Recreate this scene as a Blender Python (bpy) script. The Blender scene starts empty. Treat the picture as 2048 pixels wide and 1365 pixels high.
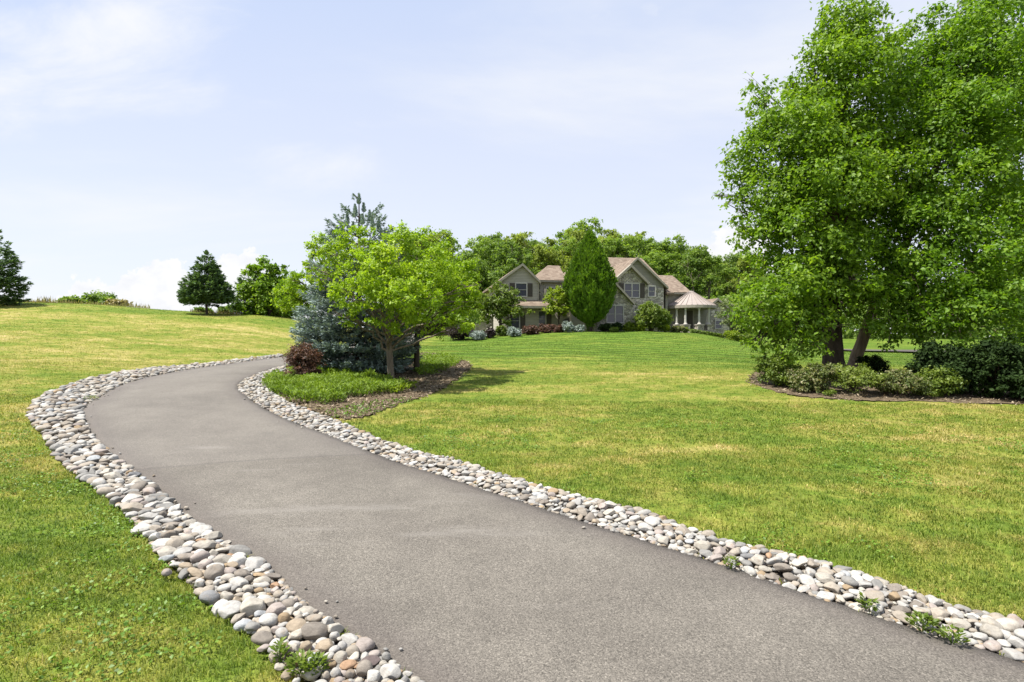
import bpy, math, random
import numpy as np
from mathutils import Vector
rng = np.random.default_rng(11)
random.seed(5)
S = bpy.context.scene
COL = S.collection
F = 1138.0            # focal length of the photograph in its pixels (20 mm on a 36 mm sensor)
CAMZ = 2.0
R = math.radians

# ------------------------------------------------------------------ mesh helpers
def np_mesh(name, V, Fc, mat, parent=None, attrs=None, smooth=False, loc=None):
    V = np.ascontiguousarray(V, dtype=np.float32); Fc = np.ascontiguousarray(Fc, dtype=np.int32)
    me = bpy.data.meshes.new(name)
    n, k = Fc.shape
    me.vertices.add(len(V)); me.vertices.foreach_set('co', V.ravel())
    me.loops.add(n*k); me.loops.foreach_set('vertex_index', Fc.ravel())
    me.polygons.add(n); me.polygons.foreach_set('loop_start', np.arange(0, n*k, k, dtype=np.int32))
    if smooth: me.polygons.foreach_set('use_smooth', np.ones(n, dtype=bool))
    for an, (typ, data) in (attrs or {}).items():
        a = me.attributes.new(an, typ, 'POINT')
        a.data.foreach_set('value' if typ == 'FLOAT' else 'color', np.ascontiguousarray(data, dtype=np.float32).ravel())
    me.update(calc_edges=True)
    if mat: me.materials.append(mat)
    o = bpy.data.objects.new(name, me); COL.objects.link(o)
    if parent is not None: o.parent = parent
    if loc is not None: o.location = loc
    return o

class MB:
    """collects polygons and turns them into one mesh object"""
    def __init__(s): s.v = []; s.f = []
    def poly(s, pts):
        b = len(s.v); s.v += [tuple(p) for p in pts]; s.f.append(list(range(b, b+len(pts))))
    def hexa(s, p):      # p: 4 bottom then 4 top corners
        b = len(s.v); s.v += [tuple(q) for q in p]
        for f in ((3,2,1,0),(4,5,6,7),(0,1,5,4),(1,2,6,5),(2,3,7,6),(3,0,4,7)): s.f.append([b+i for i in f])
    def box(s, x0, x1, y0, y1, z0, z1):
        s.hexa([(x0,y0,z0),(x1,y0,z0),(x1,y1,z0),(x0,y1,z0),(x0,y0,z1),(x1,y0,z1),(x1,y1,z1),(x0,y1,z1)])
    def prism(s, uw, v0, v1):  # polygon in (u,w), counter-clockwise seen from the front, extruded in depth
        n = len(uw); b = len(s.v)
        s.v += [(u, v0, w) for u, w in uw] + [(u, v1, w) for u, w in uw]
        s.f.append([b+i for i in range(n)]); s.f.append([b+n+i for i in reversed(range(n))])
        for i in range(n):
            j = (i+1) % n; s.f.append([b+j, b+i, b+n+i, b+n+j])
    def slab(s, q, t):
        q = [Vector(p) for p in q]; nn = (q[1]-q[0]).cross(q[3]-q[0]).normalized()*t
        s.hexa([p-nn for p in q] + [p for p in q])
    def beam(s, a, b, up, wid, hgt):   # bar from a to b
        a = Vector(a); b = Vector(b); d = (b-a).normalized(); up = Vector(up); sd = d.cross(up).normalized(); up = sd.cross(d).normalized()
        sd = sd*wid/2; up = up*hgt/2
        s.hexa([a-sd-up, a+sd-up, b+sd-up, b-sd-up, a-sd+up, a+sd+up, b+sd+up, b-sd+up])
    def lathe(s, cx, cy, prof, n=16):  # prof: list of (radius, z)
        b = len(s.v)
        for r, z in prof:
            for i in range(n):
                a = 2*math.pi*i/n; s.v.append((cx+r*math.cos(a), cy+r*math.sin(a), z))
        for k in range(len(prof)-1):
            for i in range(n):
                j = (i+1) % n
                s.f.append([b+k*n+i, b+k*n+j, b+(k+1)*n+j, b+(k+1)*n+i])
        s.f.append([b+i for i in reversed(range(n))]); s.f.append([b+(len(prof)-1)*n+i for i in range(n)])
    def build(s, name, mat, parent=None):
        me = bpy.data.meshes.new(name); me.from_pydata(s.v, [], s.f); me.update()
        if mat: me.materials.append(mat)
        o = bpy.data.objects.new(name, me); COL.objects.link(o)
        if parent is not None: o.parent = parent
        return o

def tag(o, label, cat, group=None):
    o['label'] = label; o['category'] = cat
    if group: o['group'] = group
    return o
def thing(name, label, cat, loc, rotz=0, group=None):
    o = bpy.data.objects.new(name, None); COL.objects.link(o)
    o.location = loc; o.rotation_euler = (0, 0, rotz); o.empty_display_size = .3
    return tag(o, label, cat, group)
def dup(root, loc, rotz, scale, label, group):
    r = root.copy(); COL.objects.link(r); r.location = loc; r.rotation_euler = (0, 0, rotz); r.scale = scale
    r['label'] = label; r['group'] = group
    for ch in list(root.children):
        c = ch.copy(); COL.objects.link(c); c.parent = r
    return r

# ------------------------------------------------------------------ terrain
def at(px, py, Y): return ((px-1024)/F*Y, Y, CAMZ+(682.5-py)/F*Y)
CP = [(-3,-6,0),(3,-6,0),(0,2,0),(-6,2,0),(6,2,0.02),(-12,2,0),(12,2,.08),(-20,4,.1),(20,4,.12)]
CP += [at(*p) for p in [
 (820,1365,3.34),(1980,1310,3.6),(200,900,9.3),(640,880,10),(170,825,11.8),(65,850,10.8),(300,750,18.5),(420,733,21.5),(565,715,27),
 (480,770,16),(570,737,19.5),(783,762,18),(930,735,22),(1024,800,14),(1024,720,25),(1024,692,36),(1200,663,54),(900,684,48),(840,690,46),(1000,673,51),
 (1100,665,53),(1300,663,55),(1400,668,56),(1500,688,54),(1640,703,50),(1800,707,50),(2048,712,50),
 (1670,750,18.5),(1670,797,14.4),(1500,768,17),(2048,812,14),(2048,1250,3.95),(1500,950,7.6),(1200,880,10.1),(1800,850,12),(1500,720,28),(1300,705,32),
 (0,605,45),(200,612,45),(413,630,45),(560,634,46),(620,642,47),(0,740,18),(200,690,27),(100,790,14),(0,900,9),(0,660,31),(400,680,31),(500,660,38),(0,630,38)]]
CP += [(3,64,2.6),(10,66,2.8),(20,68,2.6),(30,66,1.6),(-40,60,4.4),(-25,62,3.2),(-15,65,2.8),(-55,80,2),(-20,85,2.4),(0,88,4),(20,90,4.6),(40,84,3.2),
 (60,60,1.4),(45,30,.5),(30,12,.2),(60,10,0),(-40,5,0.2),(-60,20,.8),(-60,42,4.4),(0,130,5),(-100,100,1),(100,100,2),(100,0,-.3),(-100,0,0),(-100,50,2),(0,-60,-.6),(80,-40,-.5),(-80,-40,-.5)]
CP = np.array(CP)
def _tps(r2): return r2*np.log(np.maximum(r2, 1e-9))*.5
def _fit():
    n = len(CP); P = CP[:, :2]
    K = _tps(((P[:, None]-P[None])**2).sum(-1)) + np.eye(n)*2.5
    A = np.zeros((n+3, n+3)); A[:n, :n] = K; A[:n, n] = 1; A[:n, n+1:] = P; A[n, :n] = 1; A[n+1:, :n] = P.T
    return np.linalg.solve(A, np.concatenate([CP[:, 2], [0, 0, 0]]))
WT = _fit()
def H(x, y):
    x = np.asarray(x, float); y = np.asarray(y, float); sh = x.shape
    x = x.ravel(); y = y.ravel(); out = np.empty(len(x)); n = len(CP)
    xc = np.clip(x, -110, 110); yc = np.clip(y, -60, 135)
    for i in range(0, len(x), 40000):
        a, b = xc[i:i+40000], yc[i:i+40000]
        r2 = (a[:, None]-CP[:, 0])**2 + (b[:, None]-CP[:, 1])**2
        out[i:i+40000] = _tps(r2) @ WT[:n] + WT[n] + WT[n+1]*a + WT[n+2]*b
    out = np.clip(out, -1.5, 6.5)
    return out.reshape(sh)
def h1(x, y): return float(H(np.array([x]), np.array([y]))[0])
_T = np.concatenate([np.arange(2.0, 30, .04), np.arange(30, 90, .15)])
def ground(px, py, lift=0.0):
    """where the line of sight through a pixel meets the terrain"""
    x = (px-1024)/F*_T; z = CAMZ+(682.5-py)/F*_T
    d = z-(H(x, _T)+lift); k = np.argmax(d < 0)
    if k == 0: k = len(_T)-1
    f = d[k-1]/(d[k-1]-d[k]+1e-9); t = _T[k-1]+f*(_T[k]-_T[k-1])
    return np.array([(px-1024)/F*t, t])
def gpath(pts): return np.array([ground(*p) for p in pts])
def resample(P, n):
    P = np.asarray(P); d = np.r_[0, np.cumsum(np.hypot(*np.diff(P, axis=0).T))]
    # smooth through the points (Catmull-Rom), then even spacing
    out = []
    for i in range(len(P)-1):
        p0 = P[max(i-1, 0)]; p1 = P[i]; p2 = P[i+1]; p3 = P[min(i+2, len(P)-1)]
        for t in np.linspace(0, 1, 12, endpoint=False):
            out.append(.5*((2*p1)+(-p0+p2)*t+(2*p0-5*p1+4*p2-p3)*t*t+(-p0+3*p1-3*p2+p3)*t**3))
    out.append(P[-1]); Q = np.array(out)
    d = np.r_[0, np.cumsum(np.hypot(*np.diff(Q, axis=0).T))]; s = np.linspace(0, d[-1], n)
    return np.c_[np.interp(s, d, Q[:, 0]), np.interp(s, d, Q[:, 1])]
def inside(poly, x, y):
    r = np.zeros(len(x), bool); n = len(poly)
    for i in range(n):
        x1, y1 = poly[i]; x2, y2 = poly[(i+1) % n]
        c = ((y1 > y) != (y2 > y)); 
        if c.any(): r[c] ^= x[c] < (x2-x1)*(y[c]-y1)/(y2-y1+1e-12)+x1
    return r
def vnoise(x, y, s, seed=0):
    """smooth value noise 0..1"""
    g = np.random.default_rng(seed).random((257, 257)); x = x*s+1000; y = y*s+1000
    xi = np.floor(x).astype(int); yi = np.floor(y).astype(int); fx = x-xi; fy = y-yi
    fx = fx*fx*(3-2*fx); fy = fy*fy*(3-2*fy); xi %= 256; yi %= 256
    return (g[xi, yi]*(1-fx)+g[xi+1, yi]*fx)*(1-fy)+(g[xi, yi+1]*(1-fx)+g[xi+1, yi+1]*fx)*fy

# driveway and its stone edging, read off the photograph and laid on the terrain
LE = np.vstack([[(1.6, 1.0), (.4, 2.3)], gpath([(820,1362),(678,1265),(585,1195),(528,1137),(448,1093),(373,1036),(266,945),(233,921),(210,898),(187,879),(172,846),(164,823),(191,802),(247,772),(330,750),(420,735),(500,724),(565,715)]),
     [(-10.6,31),(-10,38),(-9.8,45),(-11,54)]])
LS = np.vstack([[(.9, .6), (-.25, 2.0)], gpath([(640,1400),(585,1351),(503,1274),(410,1205),(370,1160),(322,1115),(254,1032),(196,982),(161,957),(128,931),(111,914),(97,889),(74,858),(62,842),(67,812),(88,793),(137,774),(177,760),(266,744),(420,729),(500,719),(562,711.5)]),
     [(-11.2,31),(-10.5,36)]])
RE = np.vstack([[(4.7, 1.6)], gpath([(2048,1335),(1930,1300),(1713,1229),(1532,1170),(1410,1126),(1240,1074),(1060,1015),(890,959),(777,922),(655,873),(582,846),(521,815),(488,791),(478,776),(489,763),(521,749),(566,735.5)]),
     [(-7.6,23),(-7.6,30),(-7.3,38),(-7.5,43),(-7.7,47),(-8.2,55)]])
RS = np.vstack([[(5.0, 2.3)], gpath([(2060,1262),(1887,1213),(1694,1146),(1587,1118),(1445,1087),(1339,1049),(1240,1018),(1090,981),(958,941),(912,925),(826,905),(741,876),(680,849),(611,822),(562,800),(536,778),(540,759),(572,741)]), [(-7.1,23)]])
LEd = resample(LE, 260); REd = resample(RE, 260)
DRIVE = np.vstack([LEd, REd[::-1]])
def cut(P, ymax):
    k = np.argmax(P[:, 1] > ymax) if (P[:, 1] > ymax).any() else len(P); return P[:k]
L_in = resample(cut(LE, 29), 200); L_out = resample(cut(LS, 29.6), 200)
R_in = resample(cut(RE, 21.5), 200); R_out = resample(cut(RS, 22), 200)
STRIP_L = np.vstack([L_in, L_out[::-1]]); STRIP_R = np.vstack([R_in, R_out[::-1]])
BED = resample(np.vstack([gpath([(566,742),(548,760),(560,798),(612,822),(655,838),(712,842),(800,812),(880,785),(935,748),(942,728),(900,714),(845,706)]), [(-4.5,25.5),(-6.6,25)], gpath([(566,742)])]), 90)
BED_R = resample(np.vstack([gpath([(1488,766),(1540,785),(1620,797),(1700,803),(1850,806),(2060,813)]), [(17,15),(19,20),(12,22)], gpath([(1640,745),(1520,742),(1488,766)])]), 80)

# ------------------------------------------------------------------ node helpers
def new_mat(name):
    m = bpy.data.materials.new(name); m.use_nodes = True; nt = m.node_tree; nt.nodes.clear()
    out = nt.nodes.new('ShaderNodeOutputMaterial'); return m, nt, out
class N:
    def __init__(s, nt): s.nt = nt
    def n(s, t, ins=None, **kw):
        nd = s.nt.nodes.new(t)
        for k, v in kw.items(): setattr(nd, k, v)
        for k, v in (ins or {}).items():
            if isinstance(v, bpy.types.NodeSocket): s.nt.links.new(v, nd.inputs[k])
            else: nd.inputs[k].default_value = v
        return nd
    def math(s, op, a, b=None, c=None, clamp=False):
        nd = s.nt.nodes.new('ShaderNodeMath'); nd.operation = op; nd.use_clamp = clamp
        for i, v in enumerate((a, b, c)):
            if v is None: continue
            if isinstance(v, bpy.types.NodeSocket): s.nt.links.new(v, nd.inputs[i])
            else: nd.inputs[i].default_value = v
        return nd.outputs[0]
    def noise(s, vec, scale, detail=3, rough=.55, dist=0.0):
        return s.n('ShaderNodeTexNoise', {'Vector': vec, 'Scale': scale, 'Detail': detail, 'Roughness': rough, 'Distortion': dist}).outputs['Fac']
    def ramp(s, fac, stops, interp='LINEAR'):
        nd = s.nt.nodes.new('ShaderNodeValToRGB'); cr = nd.color_ramp; cr.interpolation = interp
        while len(cr.elements) < len(stops): cr.elements.new(.5)
        for e, (p, c) in zip(cr.elements, stops):
            e.position = p; e.color = tuple(c)+(1,) if isinstance(c, (tuple, list)) else (c, c, c, 1)
        s.nt.links.new(fac, nd.inputs[0]); return nd.outputs[0]
    def mix(s, fac, a, b, mode='MIX'):
        nd = s.nt.nodes.new('ShaderNodeMix'); nd.data_type = 'RGBA'; nd.blend_type = mode
        for i, v in ((0, fac), (6, a), (7, b)):
            if isinstance(v, bpy.types.NodeSocket): s.nt.links.new(v, nd.inputs[i])
            elif i == 0: nd.inputs[0].default_value = v
            else: nd.inputs[i].default_value = tuple(v)+(1,)
        return nd.outputs[2]
    def smooth(s, x, a, b):
        nd = s.nt.nodes.new('ShaderNodeMapRange'); nd.interpolation_type = 'SMOOTHSTEP'
        s.nt.links.new(x, nd.inputs[0]); nd.inputs[1].default_value = a; nd.inputs[2].default_value = b
        return nd.outputs[0]
    def map(s, vec, scale=(1,1,1), rot=(0,0,0), loc=(0,0,0)):
        return s.n('ShaderNodeMapping', {'Vector': vec, 'Scale': scale, 'Rotation': rot, 'Location': loc}).outputs[0]
    def bump(s, h, strength, dist):
        return s.n('ShaderNodeBump', {'Height': h, 'Strength': strength, 'Distance': dist}).outputs[0]
    def bsdf(s, out, color, rough=.9, spec=.2, normal=None):
        b = s.n('ShaderNodeBsdfPrincipled', {'Roughness': rough, 'Specular IOR Level': spec})
        if isinstance(color, bpy.types.NodeSocket): s.nt.links.new(color, b.inputs['Base Color'])
        else: b.inputs['Base Color'].default_value = tuple(color)+(1,)
        if normal is not None: s.nt.links.new(normal, b.inputs['Normal'])
        if out is not None: s.nt.links.new(b.outputs[0], out.inputs['Surface'])
        return b

def grass_color(q, pos):
    """lawn colour by place: dry straw patches, lusher grass by the house, mowing bands there"""
    sep = q.n('ShaderNodeSeparateXYZ', {0: pos}); X, Y = sep.outputs[0], sep.outputs[1]
    big = q.noise(q.map(pos, (.16, .3, 0)), 1.0, 3, .6)
    mid = q.noise(q.map(pos, (.75, 1.25, 0), loc=(3,7,0)), 1.0, 4, .6)
    fine = q.noise(q.map(pos, (5, 5, 0), loc=(13,2,0)), 1.0, 3, .6)
    lush = q.math('MULTIPLY', q.smooth(Y, 19, 30), q.smooth(X, -9, -4))
    edge = q.math('MULTIPLY', q.smooth(X, -2, -6), q.smooth(Y, 11, 4))          # damp greener grass near the low verge
    dry = q.math('ADD', q.math('MULTIPLY', big, .55), q.math('MULTIPLY', mid, .45))
    dry = q.math('SUBTRACT', dry, q.math('MULTIPLY', lush, .16)); dry = q.math('SUBTRACT', dry, q.math('MULTIPLY', edge, .07))
    hill = q.math('MULTIPLY', q.smooth(X, -9, -14), q.smooth(Y, 14, 24)); dry = q.math('ADD', dry, q.math('MULTIPLY', hill, .05))
    top = q.math('MULTIPLY', q.smooth(Y, 38, 43), q.smooth(X, -12, -20)); dry = q.math('SUBTRACT', dry, q.math('MULTIPLY', top, .10))
    dry = q.math('ADD', dry, q.math('ADD', q.math('MULTIPLY', q.math('SUBTRACT', fine, .5), .26), q.math('MULTIPLY', q.math('SUBTRACT', q.noise(q.map(pos, (1.9, 2.6, 0), loc=(1,5,0)), 1.0, 4, .65), .5), .26)))
    dry = q.math('MULTIPLY_ADD', q.math('SUBTRACT', dry, .5), 1.42, .48)
    c = q.ramp(dry, [(.20, (.090,.155,.018)), (.38, (.140,.196,.026)), (.50, (.208,.232,.040)), (.62, (.305,.276,.075)), (.80, (.45,.37,.16))])
    tuft = q.noise(q.map(pos, (3.4, 3.4, 0), loc=(5,9,0)), 1.0, 4, .65); c = q.mix(1.0, c, q.ramp(tuft, [(.3, (.70,.76,.70)), (.5, (1,1,1)), (.7, (1.2,1.17,1.22))]), 'MULTIPLY')
    wv = q.math('SINE', q.math('ADD', q.math('MULTIPLY', q.math('ADD', q.math('MULTIPLY', Y, .93), q.math('MULTIPLY', X, .36)), 3.3), q.math('MULTIPLY', mid, 1.4)))
    wv2 = q.math('SINE', q.math('ADD', q.math('MULTIPLY', q.math('SUBTRACT', q.math('MULTIPLY', Y, .55), q.math('MULTIPLY', X, .83)), 2.3), q.math('MULTIPLY', big, 2.5)))
    st = q.math('MULTIPLY', q.math('ADD', q.math('MULTIPLY', wv, .25), q.math('MULTIPLY', wv2, .04)), q.math('ADD', q.math('MULTIPLY', lush, .9), .1))
    return q.mix(1.0, c, q.n('ShaderNodeCombineColor', {0: q.math('ADD', st, 1.0), 1: q.math('ADD', st, 1.0), 2: q.math('ADD', st, 1.0)}).outputs[0], 'MULTIPLY')

def mat_lawn():
    m, nt, out = new_mat('lawn'); q = N(nt)
    pos = q.n('ShaderNodeNewGeometry').outputs['Position']
    c = grass_color(q, pos); f = q.noise(q.map(pos, (28, 28, 28)), 1, 4, .7)
    c = q.mix(1.0, c, q.ramp(f, [(.25, .55), (.7, 1.15)]), 'MULTIPLY')
    bm = q.bump(q.math('ADD', f, q.noise(pos, 7, 3)), .8, .05)
    q.bsdf(out, c, .95, .1, bm); return m
def mat_blade():
    m, nt, out = new_mat('grass_blade'); q = N(nt)
    pos = q.n('ShaderNodeNewGeometry').outputs['Position']
    c = grass_color(q, pos); t = q.n('ShaderNodeAttribute', attribute_name='tint').outputs['Fac']
    c = q.mix(1.0, c, q.ramp(t, [(0, (.45,.58,.40)), (.45, (1.0,1.04,.95)), (.85, (1.55,1.45,1.6)), (1, (2.2,1.7,3.2))]), 'MULTIPLY')
    b = q.bsdf(None, c, .6, .25)
    tr = q.n('ShaderNodeBsdfTranslucent', {'Color': q.mix(1.0, c, (1.15,1.2,.7), 'MULTIPLY')})
    mx = q.n('ShaderNodeMixShader', {0: .35, 1: b.outputs[0], 2: tr.outputs[0]}); nt.links.new(mx.outputs[0], out.inputs['Surface']); return m
def mat_leaf(name, dark, mid, light, trans=.4, rough=.5, spec=.35):
    m, nt, out = new_mat(name); q = N(nt)
    t = q.n('ShaderNodeAttribute', attribute_name='tint').outputs['Fac']
    c = q.ramp(t, [(.05, dark), (.5, mid), (.95, light)])
    b = q.bsdf(None, c, rough, spec)
    tr = q.n('ShaderNodeBsdfTranslucent', {'Color': q.mix(1.0, c, (1.3,1.35,.6), 'MULTIPLY')})
    mx = q.n('ShaderNodeMixShader', {0: trans, 1: b.outputs[0], 2: tr.outputs[0]}); nt.links.new(mx.outputs[0], out.inputs['Surface']); return m
def mat_bark(name, a, b, scale=7):
    m, nt, out = new_mat(name); q = N(nt); tc = q.n('ShaderNodeTexCoord').outputs['Object']
    f = q.noise(q.map(tc, (scale, scale, scale*.22)), 1, 5, .65, .6); f2 = q.noise(tc, 1.7, 2)
    c = q.mix(q.math('MULTIPLY', f2, .4), q.ramp(f, [(.3, a), (.7, b)]), a)
    q.bsdf(out, c, .95, .1, q.bump(f, .9, .04)); return m
def mat_asphalt():
    m, nt, out = new_mat('asphalt'); q = N(nt); tc = q.n('ShaderNodeNewGeometry').outputs['Position']
    v = q.n('ShaderNodeTexVoronoi', {'Vector': tc, 'Scale': 120.0}); vc = q.n('ShaderNodeSeparateColor', {0: v.outputs['Color']}).outputs[0]
    n1 = q.noise(tc, 70, 3, .7); n2 = q.noise(q.map(tc, (.55, .55, .55)), 1, 4, .6); n3 = q.noise(q.map(tc, (2.6, 2.6, 1)), 1, 3, .6)
    g = q.ramp(vc, [(0, .55), (.35, .86), (.75, 1.06), (.93, 1.25), (1, 1.6)])
    base = q.ramp(n2, [(.3, (.118,.106,.090)), (.52, (.145,.131,.111)), (.75, (.172,.156,.132))])
    c = q.mix(1.0, base, g, 'MULTIPLY'); c = q.mix(1.0, c, q.ramp(n1, [(.3, .72), (.68, 1.22)]), 'MULTIPLY')
    c = q.mix(1.0, c, q.ramp(n3, [(.3, .92), (.7, 1.07)]), 'MULTIPLY'); n4 = q.noise(q.map(tc, (.35, 1.5, 1), (0, 0, R(38))), 1, 5, .65); c = q.mix(q.math('MULTIPLY', q.smooth(n4, .56, .72), .35), c, (.235,.217,.195))
    e = q.n('ShaderNodeAttribute', attribute_name='edge').outputs['Fac']       # raveled, darker rim of the paving
    rim = q.math('MULTIPLY', q.smooth(e, .60, .02), q.math('ADD', q.math('MULTIPLY', n3, .7), .25))
    c = q.mix(q.math('MULTIPLY', rim, .72), c, (.070,.058,.054))
    s = q.n('ShaderNodeSeparateXYZ', {0: tc}); l = q.math('ADD', q.math('ADD', q.math('MULTIPLY', s.outputs[0], -.28), s.outputs[1]), q.math('MULTIPLY', n3, .12))
    seam = q.math('LESS_THAN', q.math('ABSOLUTE', q.math('SUBTRACT', l, 9.55)), .035)
    after = q.smooth(l, 9.5, 9.7); c = q.mix(q.math('MULTIPLY', after, .14), c, (.20,.185,.172)); c = q.mix(q.math('MULTIPLY', seam, .35), c, (.08,.072,.07))
    h = q.math('ADD', q.math('MULTIPLY', v.outputs['Distance'], -1.0), n1)
    q.bsdf(out, c, .85, .25, q.bump(h, .55, .006)); return m
def mat_stone():
    m, nt, out = new_mat('river_stone'); q = N(nt); tc = q.n('ShaderNodeNewGeometry').outputs['Position']
    a = q.n('ShaderNodeAttribute', attribute_name='Col').outputs['Color']
    n1 = q.noise(tc, 20, 5, .65); n2 = q.noise(q.map(tc, (60, 60, 130)), 1, 3, .6); n3 = q.noise(tc, 9, 2, .5, 1.2)
    c = q.mix(1.0, a, q.ramp(n1, [(.28, (.74,.72,.70)), (.5, (1,1,1)), (.72, (1.13,1.12,1.09))]), 'MULTIPLY')
    c = q.mix(1.0, c, q.ramp(n2, [(.3, .86), (.65, 1.06)]), 'MULTIPLY')
    c = q.mix(q.math('MULTIPLY', q.smooth(n3, .6, .72), .35), c, (.30,.22,.14))
    q.bsdf(out, c, .8, .25, q.bump(q.math('ADD', n1, q.math('MULTIPLY', n2, .4)), .45, .012)); return m
def mat_soil(name, cols, sc=14):
    m, nt, out = new_mat(name); q = N(nt); tc = q.n('ShaderNodeNewGeometry').outputs['Position']
    f = q.noise(tc, sc, 5, .7); c = q.ramp(f, [(.3, cols[0]), (.5, cols[1]), (.7, cols[2])])
    q.bsdf(out, c, .95, .1, q.bump(f, 1, .04)); return m
def mat_plain(name, col, rough=.7, spec=.3, var=.12, sc=3.0):
    m, nt, out = new_mat(name); q = N(nt); tc = q.n('ShaderNodeTexCoord').outputs['Object']
    f = q.noise(tc, sc, 4, .6); c = q.mix(1.0, col, q.ramp(f, [(.3, 1-var), (.7, 1+var)]), 'MULTIPLY')
    q.bsdf(out, c, rough, spec, q.bump(f, .1, .01)); return m
def mat_siding(name, col, pitch=.16):
    m, nt, out = new_mat(name); q = N(nt); tc = q.n('ShaderNodeTexCoord').outputs['Object']
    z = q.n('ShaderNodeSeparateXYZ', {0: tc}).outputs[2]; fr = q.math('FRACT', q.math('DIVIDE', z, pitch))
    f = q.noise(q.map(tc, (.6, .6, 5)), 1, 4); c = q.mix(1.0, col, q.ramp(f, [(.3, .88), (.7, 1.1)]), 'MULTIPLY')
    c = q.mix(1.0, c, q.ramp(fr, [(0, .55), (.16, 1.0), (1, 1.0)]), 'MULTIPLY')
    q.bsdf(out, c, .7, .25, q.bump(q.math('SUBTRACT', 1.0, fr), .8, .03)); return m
def mat_veneer():
    m, nt, out = new_mat('stone_veneer'); q = N(nt); tc = q.map(q.n('ShaderNodeTexCoord').outputs['Object'], (1, 1, 1.6))
    v = q.n('ShaderNodeTexVoronoi', {'Vector': tc, 'Scale': 2.6, 'Randomness': .9}); e = q.n('ShaderNodeTexVoronoi', {'Vector': tc, 'Scale': 2.6, 'Randomness': .9}, feature='DISTANCE_TO_EDGE')
    r = q.n('ShaderNodeSeparateColor', {0: v.outputs['Color']}).outputs[0]
    c = q.ramp(r, [(0, (.22,.20,.165)), (.3, (.44,.40,.33)), (.55, (.58,.53,.445)), (.8, (.32,.29,.25)), (1, (.64,.60,.51))])
    c = q.mix(1.0, c, q.ramp(q.noise(tc, 9, 4), [(.3, .75), (.7, 1.2)]), 'MULTIPLY')
    mo = q.smooth(e.outputs['Distance'], .05, .015); c = q.mix(q.math('MULTIPLY', mo, .8), c, (.17,.16,.145))
    q.bsdf(out, c, .9, .2, q.bump(q.smooth(e.outputs['Distance'], 0, .12), .8, .06)); return m
def mat_shingle():
    m, nt, out = new_mat('roof_shingles'); q = N(nt); tc = q.n('ShaderNodeTexCoord').outputs['Object']
    s = q.n('ShaderNodeSeparateXYZ', {0: tc}); row = q.math('DIVIDE', s.outputs[2], .13)
    w = q.n('ShaderNodeTexWhiteNoise', {'Vector': q.n('ShaderNodeCombineXYZ', {0: q.math('FLOOR', q.math('MULTIPLY', s.outputs[0], 3.2)), 1: q.math('FLOOR', q.math('MULTIPLY', s.outputs[1], 3.2)), 2: q.math('FLOOR', row)}).outputs[0]}).outputs['Value']
    c = q.ramp(w, [(0, (.150,.112,.085)), (.5, (.195,.150,.115)), (1, (.245,.195,.15))])
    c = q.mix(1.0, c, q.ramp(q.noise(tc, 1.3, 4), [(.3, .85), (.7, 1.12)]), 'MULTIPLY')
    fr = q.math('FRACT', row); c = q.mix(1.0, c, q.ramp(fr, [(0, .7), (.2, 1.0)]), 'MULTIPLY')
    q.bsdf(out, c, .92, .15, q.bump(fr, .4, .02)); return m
def mat_glass():
    m, nt, out = new_mat('window_glass'); q = N(nt); tc = q.n('ShaderNodeTexCoord').outputs['Object']
    z = q.n('ShaderNodeSeparateXYZ', {0: tc}).outputs[2]; fr = q.math('FRACT', q.math('MULTIPLY', z, 9.0))
    c = q.mix(q.ramp(fr, [(0, .25), (.35, .8)]), (.03,.032,.048), (.075,.075,.105))        # pale blinds behind the pane
    b = q.bsdf(out, c, .12, .5); b.inputs['Coat Weight'].default_value = .3; return m

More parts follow.
